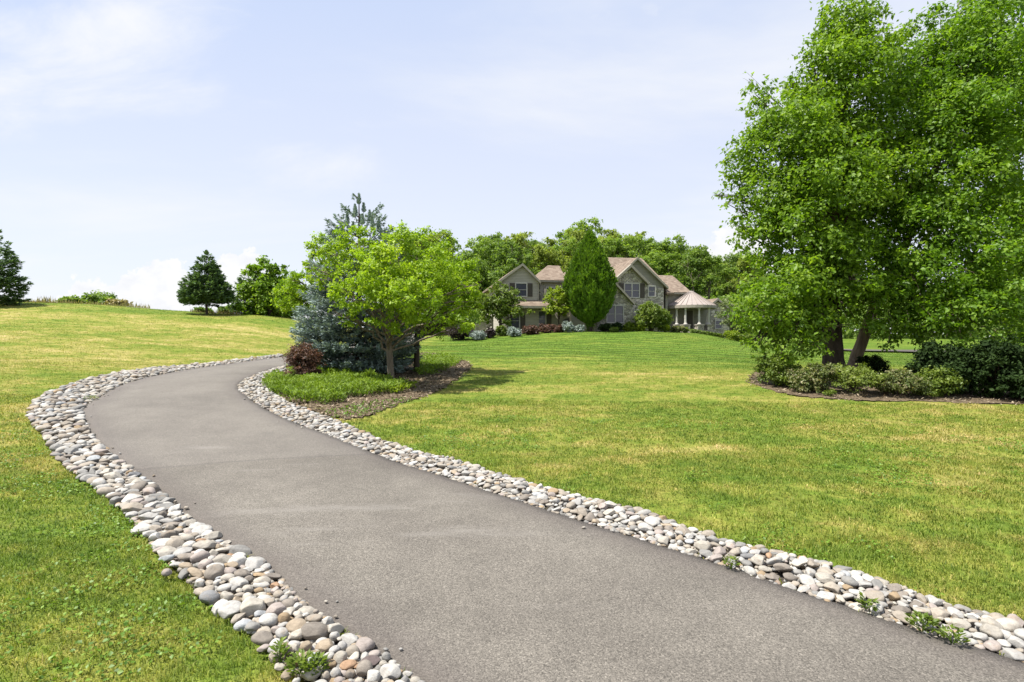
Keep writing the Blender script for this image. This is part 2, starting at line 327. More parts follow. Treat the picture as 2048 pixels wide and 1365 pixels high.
M = dict(
 lawn=mat_lawn(), blade=mat_blade(), asphalt=mat_asphalt(), stone=mat_stone(),
 soil=mat_soil('edging_soil', [(.04,.034,.028), (.08,.068,.055), (.14,.12,.095)]),
 mulch=mat_soil('bark_mulch', [(.065,.048,.031), (.128,.097,.063), (.21,.165,.11)], 22),
 birch_leaf=mat_leaf('birch_leaf', (.075,.145,.009), (.150,.260,.017), (.25,.36,.034), .48),
 maple_leaf=mat_leaf('maple_leaf', (.062,.130,.008), (.122,.232,.014), (.215,.33,.028), .48),
 shade_dark_leaf=mat_leaf('shade_dark_leaf', (.010,.022,.005), (.019,.038,.008), (.036,.064,.015), .15, .7, .12),  # dark foliage, lowered further so canopy shade over the thicket is in the colour
 crab_leaf=mat_leaf('yellow_green_leaf', (.13,.225,.010), (.238,.36,.016), (.345,.45,.034), .5),
 wood_leaf=mat_leaf('woodland_leaf', (.098,.165,.024), (.178,.275,.042), (.27,.36,.065), .5, .6),
 wood_dark=mat_leaf('woodland_dark_leaf', (.078,.132,.024), (.138,.22,.038), (.21,.29,.058), .48, .6),
 wood_pale=mat_leaf('woodland_pale_leaf', (.13,.175,.026), (.22,.28,.044), (.30,.36,.07), .45, .6),
 cypress=mat_leaf('cypress_spray', (.052,.115,.008), (.095,.185,.012), (.18,.275,.022), .3, .7),
 shrub=mat_leaf('shrub_leaf', (.06,.10,.012), (.12,.18,.020), (.22,.28,.045), .38),
 lime=mat_leaf('lime_leaf', (.13,.20,.012), (.21,.29,.018), (.30,.36,.04), .4),
 azalea_sun=mat_leaf('sunny_azalea_leaf', (.07,.11,.016), (.17,.23,.034), (.33,.36,.12), .38),  # paler copy of the azalea leaf, sunlight put into its colour
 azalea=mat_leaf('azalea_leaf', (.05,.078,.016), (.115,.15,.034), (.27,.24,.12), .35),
 barberry=mat_leaf('barberry_leaf', (.055,.034,.022), (.115,.062,.042), (.24,.105,.072), .25),
 purple=mat_leaf('purple_leaf', (.018,.012,.012), (.035,.022,.022), (.06,.04,.035), .2),
 mound=mat_leaf('blue_mound_needles', (.13,.165,.15), (.24,.29,.265), (.36,.41,.38), .15, .7),
 blue=mat_leaf('blue_spruce_needles', (.085,.125,.122), (.21,.275,.27), (.42,.49,.485), .15, .7),
 green_spruce=mat_leaf('spruce_needles', (.042,.085,.032), (.105,.175,.07), (.20,.28,.125), .22, .7),
 juniper=mat_leaf('juniper_sprays', (.075,.13,.012), (.145,.225,.020), (.24,.32,.04), .35, .7),
 grey_leaf=mat_leaf('silver_leaf', (.10,.14,.05), (.19,.23,.09), (.30,.34,.16), .3),
 dry=mat_leaf('dry_weeds', (.17,.15,.06), (.28,.24,.10), (.40,.33,.16), .3),
 bark=mat_bark('grey_bark', (.10,.080,.062), (.26,.215,.17)), bark_dark=mat_bark('dark_bark', (.035,.028,.022), (.11,.085,.068)),
 bark_birch=mat_bark('peeling_birch_bark', (.13,.095,.07), (.40,.31,.235), 5),
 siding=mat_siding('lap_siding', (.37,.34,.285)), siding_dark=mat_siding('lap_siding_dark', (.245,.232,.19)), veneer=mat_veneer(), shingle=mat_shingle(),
 trim=mat_plain('cream_trim', (.30,.272,.222)), white_trim=mat_plain('white_window_trim', (.46,.44,.40)), shutter=mat_plain('brown_shutter', (.075,.062,.052)),
 glass=mat_glass(), metal=mat_plain('porch_metal_roof', (.30,.255,.225), .5, .4), slab=mat_plain('paving_stone', (.33,.30,.26)),
 dark_wood=mat_plain('dark_fence_wood', (.07,.058,.045)), pale=mat_plain('pale_ornament', (.55,.52,.46)),
 road=mat_soil('far_road', [(.07,.064,.056), (.09,.082,.072), (.11,.10,.09)], 3),
)

# ------------------------------------------------------------------ foliage generators
def unit(v): return v/np.maximum(np.linalg.norm(v, axis=-1, keepdims=True), 1e-9)
def leaf_quads(P, T, Nn, L, W, fold=.18):
    B = unit(np.cross(T, Nn)); Nn = np.cross(B, T); L = L[:, None]; W = W[:, None]
    a = P; c = P+T*L; b = P+T*L*.45+B*W*.5+Nn*W*fold; d = P+T*L*.45-B*W*.5+Nn*W*fold
    V = np.stack([a, b, c, d], 1).reshape(-1, 3); i = np.arange(len(P))*4
    Fc = np.concatenate([np.c_[i, i+1, i+2], np.c_[i, i+2, i+3]]); return V, Fc
def crown(blobs, n, size, seed=1, shell=.35, per=14, sig=.17, mode='leaf', aspect=.62, out=.55, pp=14):
    """leaf clumps through a volume made of ellipsoids (x,y,z,rx,ry,rz)"""
    g = np.random.default_rng(seed); B = np.array(blobs, float); w = (B[:, 3]*B[:, 4]*B[:, 5])**.62; w /= w.sum()
    nc = max(4, int(len(B)*pp)); bi = g.choice(len(B), nc, p=w); d = unit(g.normal(size=(nc, 3))+np.array([0, 0, .12])); r = shell+(1.02-shell)*g.random(nc)**.6
    C = B[bi, :3]+d*B[bi, 3:]*r[:, None]; pr = B[bi, 3:].mean(1)*(.11+.25*g.random(nc)**1.6); ct = g.normal(0, .13, nc)+(g.normal(0, .05, len(B)))[bi]
    pw = pr**1.7; m = n; ci = g.choice(nc, m, p=pw/pw.sum()); dl = unit(g.normal(size=(m, 3))+np.array([0, 0, .22])); stray = np.where(g.random(m) < .28, 1.25+.9*g.random(m), 1.0)
    P = C[ci]+dl*np.array([1.08, 1.08, .72])*(pr[ci]*(.30+.72*np.sqrt(g.random(m)))*stray)[:, None]
    o = unit(dl*.75+unit(P-B[bi[ci], :3])*.5); rnd = g.normal(size=(m, 3))
    if mode == 'leaf':
        Nn = unit(o*out+np.array([0, 0, .55])+rnd*.55); T = unit(np.cross(Nn, g.normal(size=(m, 3)))+np.array([0, 0, -.25]))
    elif mode == 'up':        # upright sprays
        T = unit(o*.55+np.array([0, 0, 1.0])+rnd*.28); Nn = unit(o+rnd*.5)
    else:                     # needles and twigs pointing outward
        T = unit(o*1.0+np.array([0, 0, .25])+rnd*.6); Nn = unit(np.array([0, 0, 1.0])+rnd*.5)
    L = size*(.5+.95*g.random(m)**1.2); W = L*aspect*(.8+.4*g.random(m))
    t = np.clip(.5+ct[ci]+g.normal(0, .19, m), 0, 1)
    V, Fc = leaf_quads(P, T, Nn, L, W); return V, Fc, np.repeat(t, 4)
class Tubes:
    def __init__(s): s.V = []; s.F = []; s.n = 0
    def add(s, path, rad, k=7):
        path = np.asarray(path, float); m = len(path); t = unit(np.gradient(path, axis=0)); ref = np.array([.31, .95, .05])
        a = unit(np.cross(t, ref)); b = np.cross(t, a); th = np.arange(k)*2*np.pi/k
        rad = np.broadcast_to(np.asarray(rad, float), (m,))
        ring = path[:, None]+(a[:, None]*np.cos(th)[None, :, None]+b[:, None]*np.sin(th)[None, :, None])*rad[:, None, None]
        s.V.append(ring.reshape(-1, 3)); i = np.arange(m-1)[:, None]*k; j = np.arange(k)[None]; j2 = (j+1) % k
        s.F.append((np.stack([i+j, i+j2, i+k+j2, i+k+j], -1).reshape(-1, 4))+s.n); s.n += m*k
    def build(s, name, mat, parent): return np_mesh(name, np.concatenate(s.V), np.concatenate(s.F), mat, parent, smooth=True)
def bez(a, c, b, n=8):
    t = np.linspace(0, 1, n)[:, None]; a, b, c = map(np.asarray, (a, b, c)); return a*(1-t)**2+2*c*t*(1-t)+b*t*t
def wood(trunk_path, trunk_rad, blobs, seed, twigs=5, limb=.32, flare=1.5, start=(.25, .8)):
    """trunk, a limb to each clump and twigs inside it, as one bark mesh"""
    g = np.random.default_rng(seed); T = Tubes(); P = resample3(trunk_path, 22); rr = np.interp(np.linspace(0, 1, 22), np.linspace(0, 1, len(trunk_rad)), trunk_rad)
    rr[0] *= flare; rr[1] *= 1+(flare-1)*.4; P += g.normal(0, .012, P.shape)*rr.max()*2; T.add(P, rr, 11)
    for b in blobs:
        c = np.array(b[:3]); r = np.array(b[3:])
        zt = P[:, 2]; z0 = zt[0]+(c[2]-zt[0])*(.45+.25*g.random()); k = int(np.clip(np.argmin(abs(zt-z0)), 22*start[0], 22*start[1])); a = P[k]
        mid = a*.5+c*.5+np.array([0, 0, .12*np.linalg.norm(c-a)])+g.normal(0, .08, 3)*np.linalg.norm(c-a); q = bez(a, mid, c, 9); q[1:-1] += g.normal(0, .02, (7, 3))*np.linalg.norm(c-a)
        r0 = rr[k]*limb*(.8+.5*g.random()); T.add(q, np.linspace(r0, r0*.3, 9), 6)
        for _ in range(twigs):
            s = q[int(g.integers(4, 9))]; e = c+unit(g.normal(size=3))*r*.92*np.array([1, 1, .9]); T.add(bez(s, s*.5+e*.5+np.array([0, 0, .15*r[2]]), e, 5), np.linspace(r0*.32, r0*.06, 5), 4)
    return T
def resample3(P, n):
    P = np.asarray(P, float); t = np.linspace(0, 1, len(P)); s = np.linspace(0, 1, n); k = np.array([np.interp(s, t, P[:, i]) for i in range(3)]).T
    for _ in range(3): k[1:-1] = k[:-2]*.25+k[1:-1]*.5+k[2:]*.25
    return k
def conifer(Hh, prof, seed, nb=420, nspray=30000, size=.11, wid=.36, droop=.25, z0=.02, leaders=()):
    """tiered branches clothed in needle sprays; prof(t) = crown radius at height fraction t"""
    g = np.random.default_rng(seed); t = np.sort(z0+(1-z0)*(1-np.sqrt(g.random(nb)))); lay = np.round(t*26)/26; t = np.where(g.random(nb) < .7, lay*.75+t*.25, t); t = np.clip(t, z0, .985)
    az = g.random(nb)*2*np.pi; L = np.array([prof(x) for x in t])*(.80+.28*g.random(nb)); pitch = -droop+(t**1.5)*(droop+.75)+g.normal(0, .07, nb)
    w = L**1.25+.16; bi = g.choice(nb, nspray, p=w/w.sum()); s = np.sqrt(.04+.96*g.random(nspray)); sd = g.choice([-1, 1], nspray)
    d = np.stack([np.cos(az), np.sin(az), np.zeros(nb)], 1)[bi]; p = np.stack([-np.sin(az), np.cos(az), np.zeros(nb)], 1)[bi]; Lb = L[bi]
    base = np.zeros((nspray, 3)); base[:, 2] = t[bi]*Hh; up = np.array([0, 0, 1.0])
    zz = np.tan(pitch[bi])*s*Lb+.16*Lb*s**3
    tw = Lb*(.40*(1-s)+.10)*np.sqrt(g.random(nspray))
    P = base+d*(s*Lb*.97)[:, None]+up*zz[:, None]+p*(sd*tw*.75)[:, None]+d*(tw*.5)[:, None]+up*(g.normal(0, .022, nspray)*Lb-tw*.06)[:, None]
    T = unit(d*1.0+p*(sd*.75)[:, None]+up*.22+g.normal(0, .38, (nspray, 3))); Nn = unit(up+g.normal(0, .45, (nspray, 3)))
    tip = np.clip(s*.55+tw/(Lb*.5+1e-6)*.25, 0, 1); tint = np.clip(.12+tip*.62+g.normal(0, .12, nspray)+g.normal(0, .08, nb)[bi], 0, 1)
    ln = size*(.65+.7*g.random(nspray)); V, Fc = leaf_quads(P, T, Nn, ln, ln*wid, .1); tint = np.repeat(tint, 4)
    Tb = Tubes(); r0 = Hh*.021; Tb.add(np.c_[np.zeros(8), np.zeros(8), np.linspace(-.05, Hh*.97, 8)], np.linspace(r0, r0*.12, 8), 8)
    for k in range(0, nb, 3):
        q = np.array([[0, 0, t[k]*Hh], [np.cos(az[k])*L[k]*.5, np.sin(az[k])*L[k]*.5, t[k]*Hh+np.tan(pitch[k])*L[k]*.5], [np.cos(az[k])*L[k]*.9, np.sin(az[k])*L[k]*.9, t[k]*Hh+np.tan(pitch[k])*L[k]*.9+.1*L[k]]])
        Tb.add(q, [r0*.22, r0*.12, r0*.04], 4)
    for (lx, ly, lz, lh) in ((0, 0, Hh*.95, Hh*.06),)+tuple(leaders):   # bare upright leading shoots
        m = int(230*lh/.45); u = g.random(m); a = g.random(m)*6.28; dd = np.stack([np.cos(a), np.sin(a), np.zeros(m)], 1)
        P2 = np.array([lx, ly, lz])+up*(u*lh)[:, None]; T2 = unit(dd*(.75-.35*u)[:, None]+up*.75+g.normal(0, .15, (m, 3))); v2, f2 = leaf_quads(P2, T2, unit(dd+g.normal(0, .5, (m, 3))), size*(1.25-.5*u), size*.42*(1-.4*u), .1)
        Fc = np.concatenate([Fc, f2+len(V)]); V = np.concatenate([V, v2]); tint = np.concatenate([tint, np.repeat(np.clip(.62+g.normal(0, .15, m), 0, 1), 4)]); Tb.add([[lx*.6, ly*.6, lz-lh*.6], [lx, ly, lz], [lx, ly, lz+lh]], [.014, .009, .003], 5)
    return V, Fc, tint, Tb
def foliage(name, V, Fc, t, mat, parent): return np_mesh(name, V, Fc, mat, parent, {'tint': ('FLOAT', t)})

#@@LAND
# ------------------------------------------------------------------ ground, driveway, beds
def axis(lo, hi, fine_lo, fine_hi, st):
    a = list(np.arange(fine_lo, fine_hi, st)); v = fine_hi; s = st
    while v < hi: a.append(v); s *= 1.16; v += s
    a.append(hi); v = fine_lo; s = st
    while v > lo: s *= 1.16; v -= s; a.insert(0, max(v, lo))
    return np.unique(np.array(a))
gx = axis(-900, 900, -32, 30, .32); gy = axis(-400, 1400, -3, 62, .32)
GX, GY = np.meshgrid(gx, gy); GZ = H(GX, GY)+(vnoise(GX, GY, 1.1, 3)-.5)*.035+(vnoise(GX, GY, .33, 4)-.5)*.07*np.clip((GY-8)/20, 0, 1)
far = np.clip((np.hypot(GX, GY-30)-130)/500, 0, 1); GZ -= far*6
def on_drive(x, y, m=0):  # under paving and edging the ground stays smooth and a little lower
    return inside(DRIVE, x, y) | inside(STRIP_L, x, y) | inside(STRIP_R, x, y)
msk = on_drive(GX.ravel(), GY.ravel()).reshape(GX.shape); GZ = np.where(msk, H(GX, GY)-.03, GZ)
nx, ny = len(gx), len(gy); ii = (np.arange(ny-1)[:, None]*nx+np.arange(nx-1)[None]).ravel()
o = np_mesh('lawn', np.c_[GX.ravel(), GY.ravel(), GZ.ravel()], np.c_[ii, ii+1, ii+nx+1, ii+nx], M['lawn'], smooth=True); o['kind'] = 'structure'

nd = 21; e = np.linspace(0, 1, nd)
wob = np.c_[vnoise(LEd[:, 0], LEd[:, 1], 3.5, 8), vnoise(REd[:, 0], REd[:, 1], 3.5, 9)]-.5
NL = 700; A = resample(LE, NL); Bq = resample(RE, NL)
# pair points across the road by projecting evenly in arc length (both edges start and end together)
wl = (vnoise(A[:, 0], A[:, 1], 4, 8)-.5)*.05; wr = (vnoise(Bq[:, 0], Bq[:, 1], 4, 9)-.5)*.05
ac = unit(Bq-A); A2 = A+ac*wl[:, None]; B2 = Bq+ac*wr[:, None]
P = A2[:, None]*(1-e)[None, :, None]+B2[:, None]*e[None, :, None]; wd = np.linalg.norm(B2-A2, axis=1)
Z = H(P[..., 0], P[..., 1])+.035+.03*(1-(2*e-1)**2)[None]
ed = np.minimum(e, 1-e)[None]*wd[:, None]
V = np.concatenate([P, Z[..., None]], -1)
sk = V[:, [0, -1]].copy(); sk[..., 2] -= .12; V = np.concatenate([sk[:, :1], V, sk[:, 1:]], 1); ed = np.concatenate([ed[:, :1], ed, ed[:, -1:]], 1); K = nd+2
ii = (np.arange(NL-1)[:, None]*K+np.arange(K-1)[None]).ravel()
o = np_mesh('driveway', V.reshape(-1, 3), np.c_[ii, ii+1, ii+K+1, ii+K], M['asphalt'], attrs={'edge': ('FLOAT', ed.ravel())}, smooth=True); o['kind'] = 'structure'

def strip_sheet(name, a, b, lift, mat):
    n = len(a); k = 7; e = np.linspace(-.04, 1.0, k); P = a[:, None]*(1-e)[None, :, None]+b[:, None]*e[None, :, None]
    Z = H(P[..., 0], P[..., 1])+lift; ii = (np.arange(n-1)[:, None]*k+np.arange(k-1)[None]).ravel()
    o = np_mesh(name, np.concatenate([P, Z[..., None]], -1).reshape(-1, 3), np.c_[ii, ii+k, ii+k+1, ii+1], mat, smooth=True); o['kind'] = 'structure'
strip_sheet('edging_soil', L_in, L_out, .012, M['soil']); strip_sheet('edging_soil', R_in, R_out, .012, M['soil'])
def bed_sheet(name, poly, lift, mat, st=.16):
    x0, y0 = poly.min(0); x1, y1 = poly.max(0); xs = np.arange(x0, x1+st, st); ys = np.arange(y0, y1+st, st); X, Y = np.meshgrid(xs, ys)
    X = X+(rng.random(X.shape)-.5)*st*.6; Y = Y+(rng.random(Y.shape)-.5)*st*.6
    ins = inside(poly, X.ravel(), Y.ravel()); n = len(xs); ii = (np.arange(len(ys)-1)[:, None]*n+np.arange(n-1)[None]).ravel()
    Fc = np.c_[ii, ii+1, ii+n+1, ii+n]; Fc = Fc[ins[Fc].all(1)]; Z = H(X, Y)+lift+vnoise(X, Y, 2.2, 21)*.03
    used = np.unique(Fc); mp = -np.ones(X.size, int); mp[used] = np.arange(len(used))
    o = np_mesh(name, np.c_[X.ravel(), Y.ravel(), Z.ravel()][used], mp[Fc], mat, smooth=True); o['kind'] = 'structure'
bed_sheet('mulch_bed', BED, .012, M['mulch']); bed_sheet('mulch_bed', BED_R, .012, M['mulch'])
# bark chips lying on the mulch
def chips(poly, n):
    x0, y0 = poly.min(0); x1, y1 = poly.max(0); x = x0+(x1-x0)*rng.random(n); y = y0+(y1-y0)*rng.random(n); k = inside(poly, x, y); return x[k], y[k]
cx, cy = chips(BED, 26000); cx2, cy2 = chips(BED_R, 9000); cx = np.r_[cx, cx2]; cy = np.r_[cy, cy2]; m = len(cx)
Pc = np.c_[cx, cy, H(cx, cy)+.03+rng.random(m)*.03]; Nn = unit(np.c_[rng.normal(0, .45, (m, 2)), np.ones(m)]); T = unit(np.cross(Nn, rng.normal(size=(m, 3)))); L = .04+.07*rng.random(m)
V, Fc = leaf_quads(Pc, T, Nn, L, L*.45, .05)
M['clover'] = mat_leaf('clover_leaf', (.06,.125,.010), (.105,.20,.014), (.18,.28,.026), .3)
M['chip'] = mat_leaf('bark_chip', (.068,.049,.032), (.16,.122,.08), (.31,.255,.18), .02, .9, .1)
o = np_mesh('bark_chips', V, Fc, M['chip'], attrs={'tint': ('FLOAT', np.repeat(rng.random(m), 4))}); o['kind'] = 'stuff'

# ------------------------------------------------------------------ grass
def grass():
    Vs = []; Fs = []; Ts = []; nV = 0; g = np.random.default_rng(3)
    for (y0, y1, dens, L, W, seg) in ((1.4, 5.5, 3600, .058, .0058, 3), (5.5, 9, 2000, .056, .0080, 2), (9, 14, 950, .056, .0115, 2), (14, 22, 380, .058, .017, 1), (22, 34, 140, .060, .026, 1), (34, 60, 42, .075, .042, 1)):
        area = (y1-y0)*(y0+y1)*.98+8.2*(y1-y0); n = int(area*dens); u = g.random(n)
        y = np.sqrt(y0*y0+u*(y1*y1-y0*y0)); x = (g.random(n)*2-1)*(y*.97+4.0)
        if y0 >= 34:
            k = y > 34+(.35*np.clip(-x, 0, 40))*0; x = x[k]; y = y[k]
        jx, jy = x+(vnoise(x, y, 5, 31)-.5)*.30, y+(vnoise(x, y, 5, 32)-.5)*.30; bx, by = x+(vnoise(x, y, 2.6, 35)-.5)*.8+(vnoise(x, y, 11, 37)-.5)*.3, y+(vnoise(x, y, 2.6, 36)-.5)*.8+(vnoise(x, y, 11, 38)-.5)*.3
        bad = inside(DRIVE, x, y) | inside(BED, bx, by) | inside(BED_R, bx, by)
        sl = inside(STRIP_L, jx, jy) | inside(STRIP_R, jx, jy); bad |= sl
        bad |= (vnoise(x, y, 1.6, 40)*.6+vnoise(x, y, 6, 41)*.4 > .70) & (g.random(len(x)) < .65)
        x = x[~bad]; y = y[~bad]; n = len(x)
        cl = vnoise(x, y, 2.4, 33)*.6+vnoise(x, y, 9, 34)*.4; ln = L*(.45+.75*g.random(n))*(.6+.85*cl)
        P = np.c_[x, y, H(x, y)+(vnoise(x, y, 1.1, 3)-.5)*.035+(vnoise(x, y, .33, 4)-.5)*.07*np.clip((y-8)/20, 0, 1)-.004]
        a = g.random(n)*2*np.pi; lean = .45+.75*g.random(n); d = np.c_[np.cos(a), np.sin(a), np.zeros(n)]; b = np.c_[-np.sin(a), np.cos(a), np.zeros(n)]
        rot = g.random(n)*2*np.pi; b = np.c_[np.cos(rot), np.sin(rot), np.zeros(n)]; w = (W*(.7+.6*g.random(n)))[:, None]; up = np.array([0, 0, 1.0]); l = ln[:, None]; le = lean[:, None]
        t = np.clip(.40+g.normal(0, .24, n)+(cl-.5)*.5, 0, .9); t = np.where(g.random(n) < .06, .97, t)
        tip = P+d*l*le*.85+up*l*(1-.52*le**2)
        if seg == 1:
            V = np.stack([P-b*w*.5, P+b*w*.5, tip], 1); k = 3; f = [(0, 1, 2)]
        else:
            md = P+d*l*le*.24+up*l*.58
            V = np.stack([P-b*w*.5, P+b*w*.5, md+b*w*.42, md-b*w*.42, tip], 1); k = 5; f = [(0, 1, 2), (0, 2, 3), (3, 2, 4)]
        i = np.arange(n)*k+nV; Fs += [np.c_[i+q[0], i+q[1], i+q[2]] for q in f]; Vs.append(V.reshape(-1, 3)); Ts.append(np.repeat(t, k)); nV += n*k
    o = np_mesh('grass', np.concatenate(Vs), np.concatenate(Fs), M['blade'], attrs={'tint': ('FLOAT', np.concatenate(Ts))}); o['kind'] = 'stuff'
    # clover and broad-leaved weeds low in the turf
    n = 90000; y = np.sqrt(4+g.random(n)*(12**2-4)); x = (g.random(n)*2-1)*(y*.95+1); k = (vnoise(x, y, .8, 51)*.5+vnoise(x, y, 3, 52)*.5 > .60) & ~(inside(DRIVE, x, y) | inside(STRIP_L, x, y) | inside(STRIP_R, x, y) | inside(BED, x, y) | inside(BED_R, x, y))
    x = x[k]; y = y[k]; n = len(x); P = np.c_[x, y, H(x, y)+.025+.03*g.random(n)]; Nn = unit(np.c_[g.normal(0, .5, (n, 2)), np.ones(n)]); T = unit(np.cross(Nn, g.normal(size=(n, 3)))); L = .018+.022*g.random(n)
    V, Fc = leaf_quads(P, T, Nn, L, L*.8, .12); o = np_mesh('clover', V, Fc, M['clover'], attrs={'tint': ('FLOAT', np.repeat(g.random(n), 4))}); o['kind'] = 'stuff'
grass()

#@@STONES
# ------------------------------------------------------------------ river stones edging the driveway
def ico(sub):
    p = (1+5**.5)/2; v = unit(np.array([(-1,p,0),(1,p,0),(-1,-p,0),(1,-p,0),(0,-1,p),(0,1,p),(0,-1,-p),(0,1,-p),(p,0,-1),(p,0,1),(-p,0,-1),(-p,0,1)], float))
    f = np.array([(0,11,5),(0,5,1),(0,1,7),(0,7,10),(0,10,11),(1,5,9),(5,11,4),(11,10,2),(10,7,6),(7,1,8),(3,9,4),(3,4,2),(3,2,6),(3,6,8),(3,8,9),(4,9,5),(2,4,11),(6,2,10),(8,6,7),(9,8,1)])
    for _ in range(sub):
        v = list(map(tuple, v)); c = {}; nf = []
        def mid(a, b):
            k = (min(a, b), max(a, b))
            if k not in c: c[k] = len(v); q = np.array(v[a])+np.array(v[b]); v.append(tuple(q/np.linalg.norm(q)))
            return c[k]
        for a, b, d in f:
            x, y, z = mid(a, b), mid(b, d), mid(d, a); nf += [(a, x, z), (b, y, x), (d, z, y), (x, y, z)]
        f = np.array(nf); v = np.array(v)
    return v, f
ICO = {1: ico(1), 2: ico(2), 3: ico(3)}
def stone_shape(sub, a, b, c, ang, g):
    """a water-worn stone: an ellipsoid cut by soft flats; ang 0 = round, 1 = broken and angular"""
    v, f = ICO[sub]; v = v.copy(); k = int(4+ang*9)
    for _ in range(k):
        n = unit(g.normal(size=3)); d = (.90-.36*ang*g.random()-.06*g.random()); s = v@n-d; v = v-np.where(s > 0, s*(.80+.2*ang), 0)[:, None]*n
    w = g.normal(size=(3, 3))*1.3; v = v*(1+.05*np.sin(v@w.T+g.random(3)*6).sum(1))[:, None]
    v = v*np.array([a, b, c]); th = g.normal(0, .16, 2)
    cx, sx, cy, sy = np.cos(th[0]), np.sin(th[0]), np.cos(th[1]), np.sin(th[1])
    v = v@np.array([[1,0,0],[0,cx,-sx],[0,sx,cx]])@np.array([[cy,0,sy],[0,1,0],[-sy,0,cy]]); return v, f
SC = {'white': (0.387,0.369,0.329), 'cream': (0.351,0.315,0.252), 'beige': (0.288,0.243,0.184), 'pale grey': (0.315,0.302,0.275), 'grey': (0.211,0.203,0.184), 'taupe': (0.203,0.171,0.135), 'tan': (0.306,0.234,0.149), 'ochre': (0.297,0.203,0.099),
      'pinkish': (0.297,0.245,0.211), 'rust orange': (0.315,0.180,0.086), 'maroon': (0.122,0.088,0.081), 'bluish grey': (0.297,0.310,0.315), 'slate grey': (0.180,0.180,0.180), 'brown': (0.216,0.153,0.104)}
for _k, _c in SC.items():
    _m = sum(_c)/3; SC[_k] = tuple(v*.74+_m*.26 for v in _c)
HS = []   # stones read off the photograph: px, py, width, height in pixels, colour, angularity
for (x, y, w, h, c, a) in [(855,590,340,210,'taupe',.25),(960,735,215,140,'tan',.55),(850,930,220,230,'bluish grey',.6),(1700,1030,270,160,'white',.7),(545,830,170,200,'maroon',.9),(480,615,170,210,'pale grey',.7),
 (325,450,200,150,'white',.1),(505,430,135,130,'ochre',.1),(640,510,250,140,'tan',.7),(840,420,230,100,'beige',.4),(1000,455,140,140,'white',.8),(1075,625,115,150,'white',.1),(255,650,240,140,'taupe',.2),(140,510,160,110,'grey',.2),
 (405,340,220,150,'pinkish',.5),(540,275,160,135,'taupe',.2),(660,285,95,110,'white',.5),(260,220,200,120,'white',.5),(90,190,115,120,'cream',.2),(150,320,240,210,'cream',.8),(90,100,120,110,'cream',.2),(220,110,110,90,'ochre',.5),
 (240,40,200,90,'white',.4),(400,50,130,90,'rust orange',.7),(440,150,120,100,'beige',.2),(550,140,80,90,'cream',.9),(635,200,55,110,'pinkish',.3),(865,335,65,55,'taupe',.1),(750,375,75,60,'white',.6),(660,370,110,80,'cream',.5),
 (400,550,110,90,'pinkish',.3),(640,760,120,180,'cream',.8),(750,740,130,150,'tan',.2),(510,720,110,70,'ochre',.2),(800,830,260,100,'brown',.3),(395,860,130,160,'beige',.4),(630,920,150,110,'rust orange',.4),(1010,860,130,110,'white',.2),
 (1140,880,160,170,'cream',.6),(1280,810,140,160,'beige',.4),(1160,740,115,120,'pale grey',.2),(1240,940,180,110,'rust orange',.3),(1480,920,230,140,'maroon',.8),(1410,1010,180,200,'taupe',.3),(1530,820,130,90,'pinkish',.3),
 (1660,850,95,120,'grey',.2),(1630,930,90,80,'cream',.4),(1515,1090,160,180,'white',.4),(1880,1110,100,110,'grey',.6),(1255,1050,110,130,'taupe',.1),(1085,1040,120,120,'pale grey',.2),(1125,1120,120,90,'pinkish',.2),(970,1070,100,150,'beige',.4),
 (1220,1145,130,70,'brown',.2),(1350,1120,100,80,'cream',.3),(1660,1140,110,90,'cream',.2),(1820,1140,130,70,'white',.3),(530,1070,130,160,'tan',.6),(400,760,170,110,'pale grey',.6),(270,750,150,90,'pinkish',.4),(640,1120,90,90,'white',.4),(1040,940,110,110,'ochre',.3),(450,960,130,80,'cream',.3)]:
    HS.append((480+x/5.689, 1160+y/5.689, w/5.689, h/5.689, c, a))
for (x, y, w, h, c, a) in [(870,880,240,240,'taupe',.15),(490,630,300,110,'taupe',.4),(750,740,190,150,'pinkish',.2),(545,490,180,150,'white',.3),(340,480,220,170,'beige',.4),(230,640,200,100,'bluish grey',.6),(500,740,190,80,'tan',.5),
 (1090,850,200,150,'pinkish',.4),(1520,970,240,150,'cream',.2),(1320,790,180,80,'white',.6),(1250,860,220,120,'taupe',.6),(1490,800,150,70,'white',.7),(1500,860,190,60,'ochre',.4),(1190,700,230,150,'white',.5),(1040,740,130,80,'ochre',.3),
 (690,590,150,130,'white',.4),(850,600,150,180,'cream',.9),(700,400,140,70,'rust orange',.2),(290,190,200,80,'taupe',.2),(380,370,210,70,'beige',.3),(580,330,170,70,'beige',.2),(420,320,130,50,'white',.2),(510,260,120,70,'cream',.4),
 (440,200,90,80,'white',.2),(470,115,80,90,'white',.2),(340,50,210,100,'white',.4),(240,130,240,60,'pale grey',.4),(180,50,100,110,'taupe',.2),(80,250,160,100,'beige',.2),(240,300,200,60,'cream',.2),(860,430,80,90,'cream',.5),(945,500,110,120,'tan',.6),
 (970,620,120,80,'taupe',.2),(1090,610,110,80,'rust orange',.5),(1180,940,200,90,'cream',.2),(1350,940,120,130,'taupe',.2),(1330,1060,150,100,'cream',.2),(790,1110,190,150,'beige',.2),(820,1190,250,180,'slate grey',.5),(1060,1190,200,190,'cream',.95),
 (1180,1230,120,160,'tan',.95),(1330,1190,140,140,'cream',.3),(1030,1050,230,130,'pale grey',.3),(920,970,100,90,'white',.2),(690,980,130,130,'white',.3),(620,840,270,110,'tan',.4),(230,840,130,100,'pinkish',.3)]:
    HS.append((300+x/6.827, 1020+y/6.827, w/6.827, h/6.827, c, a))
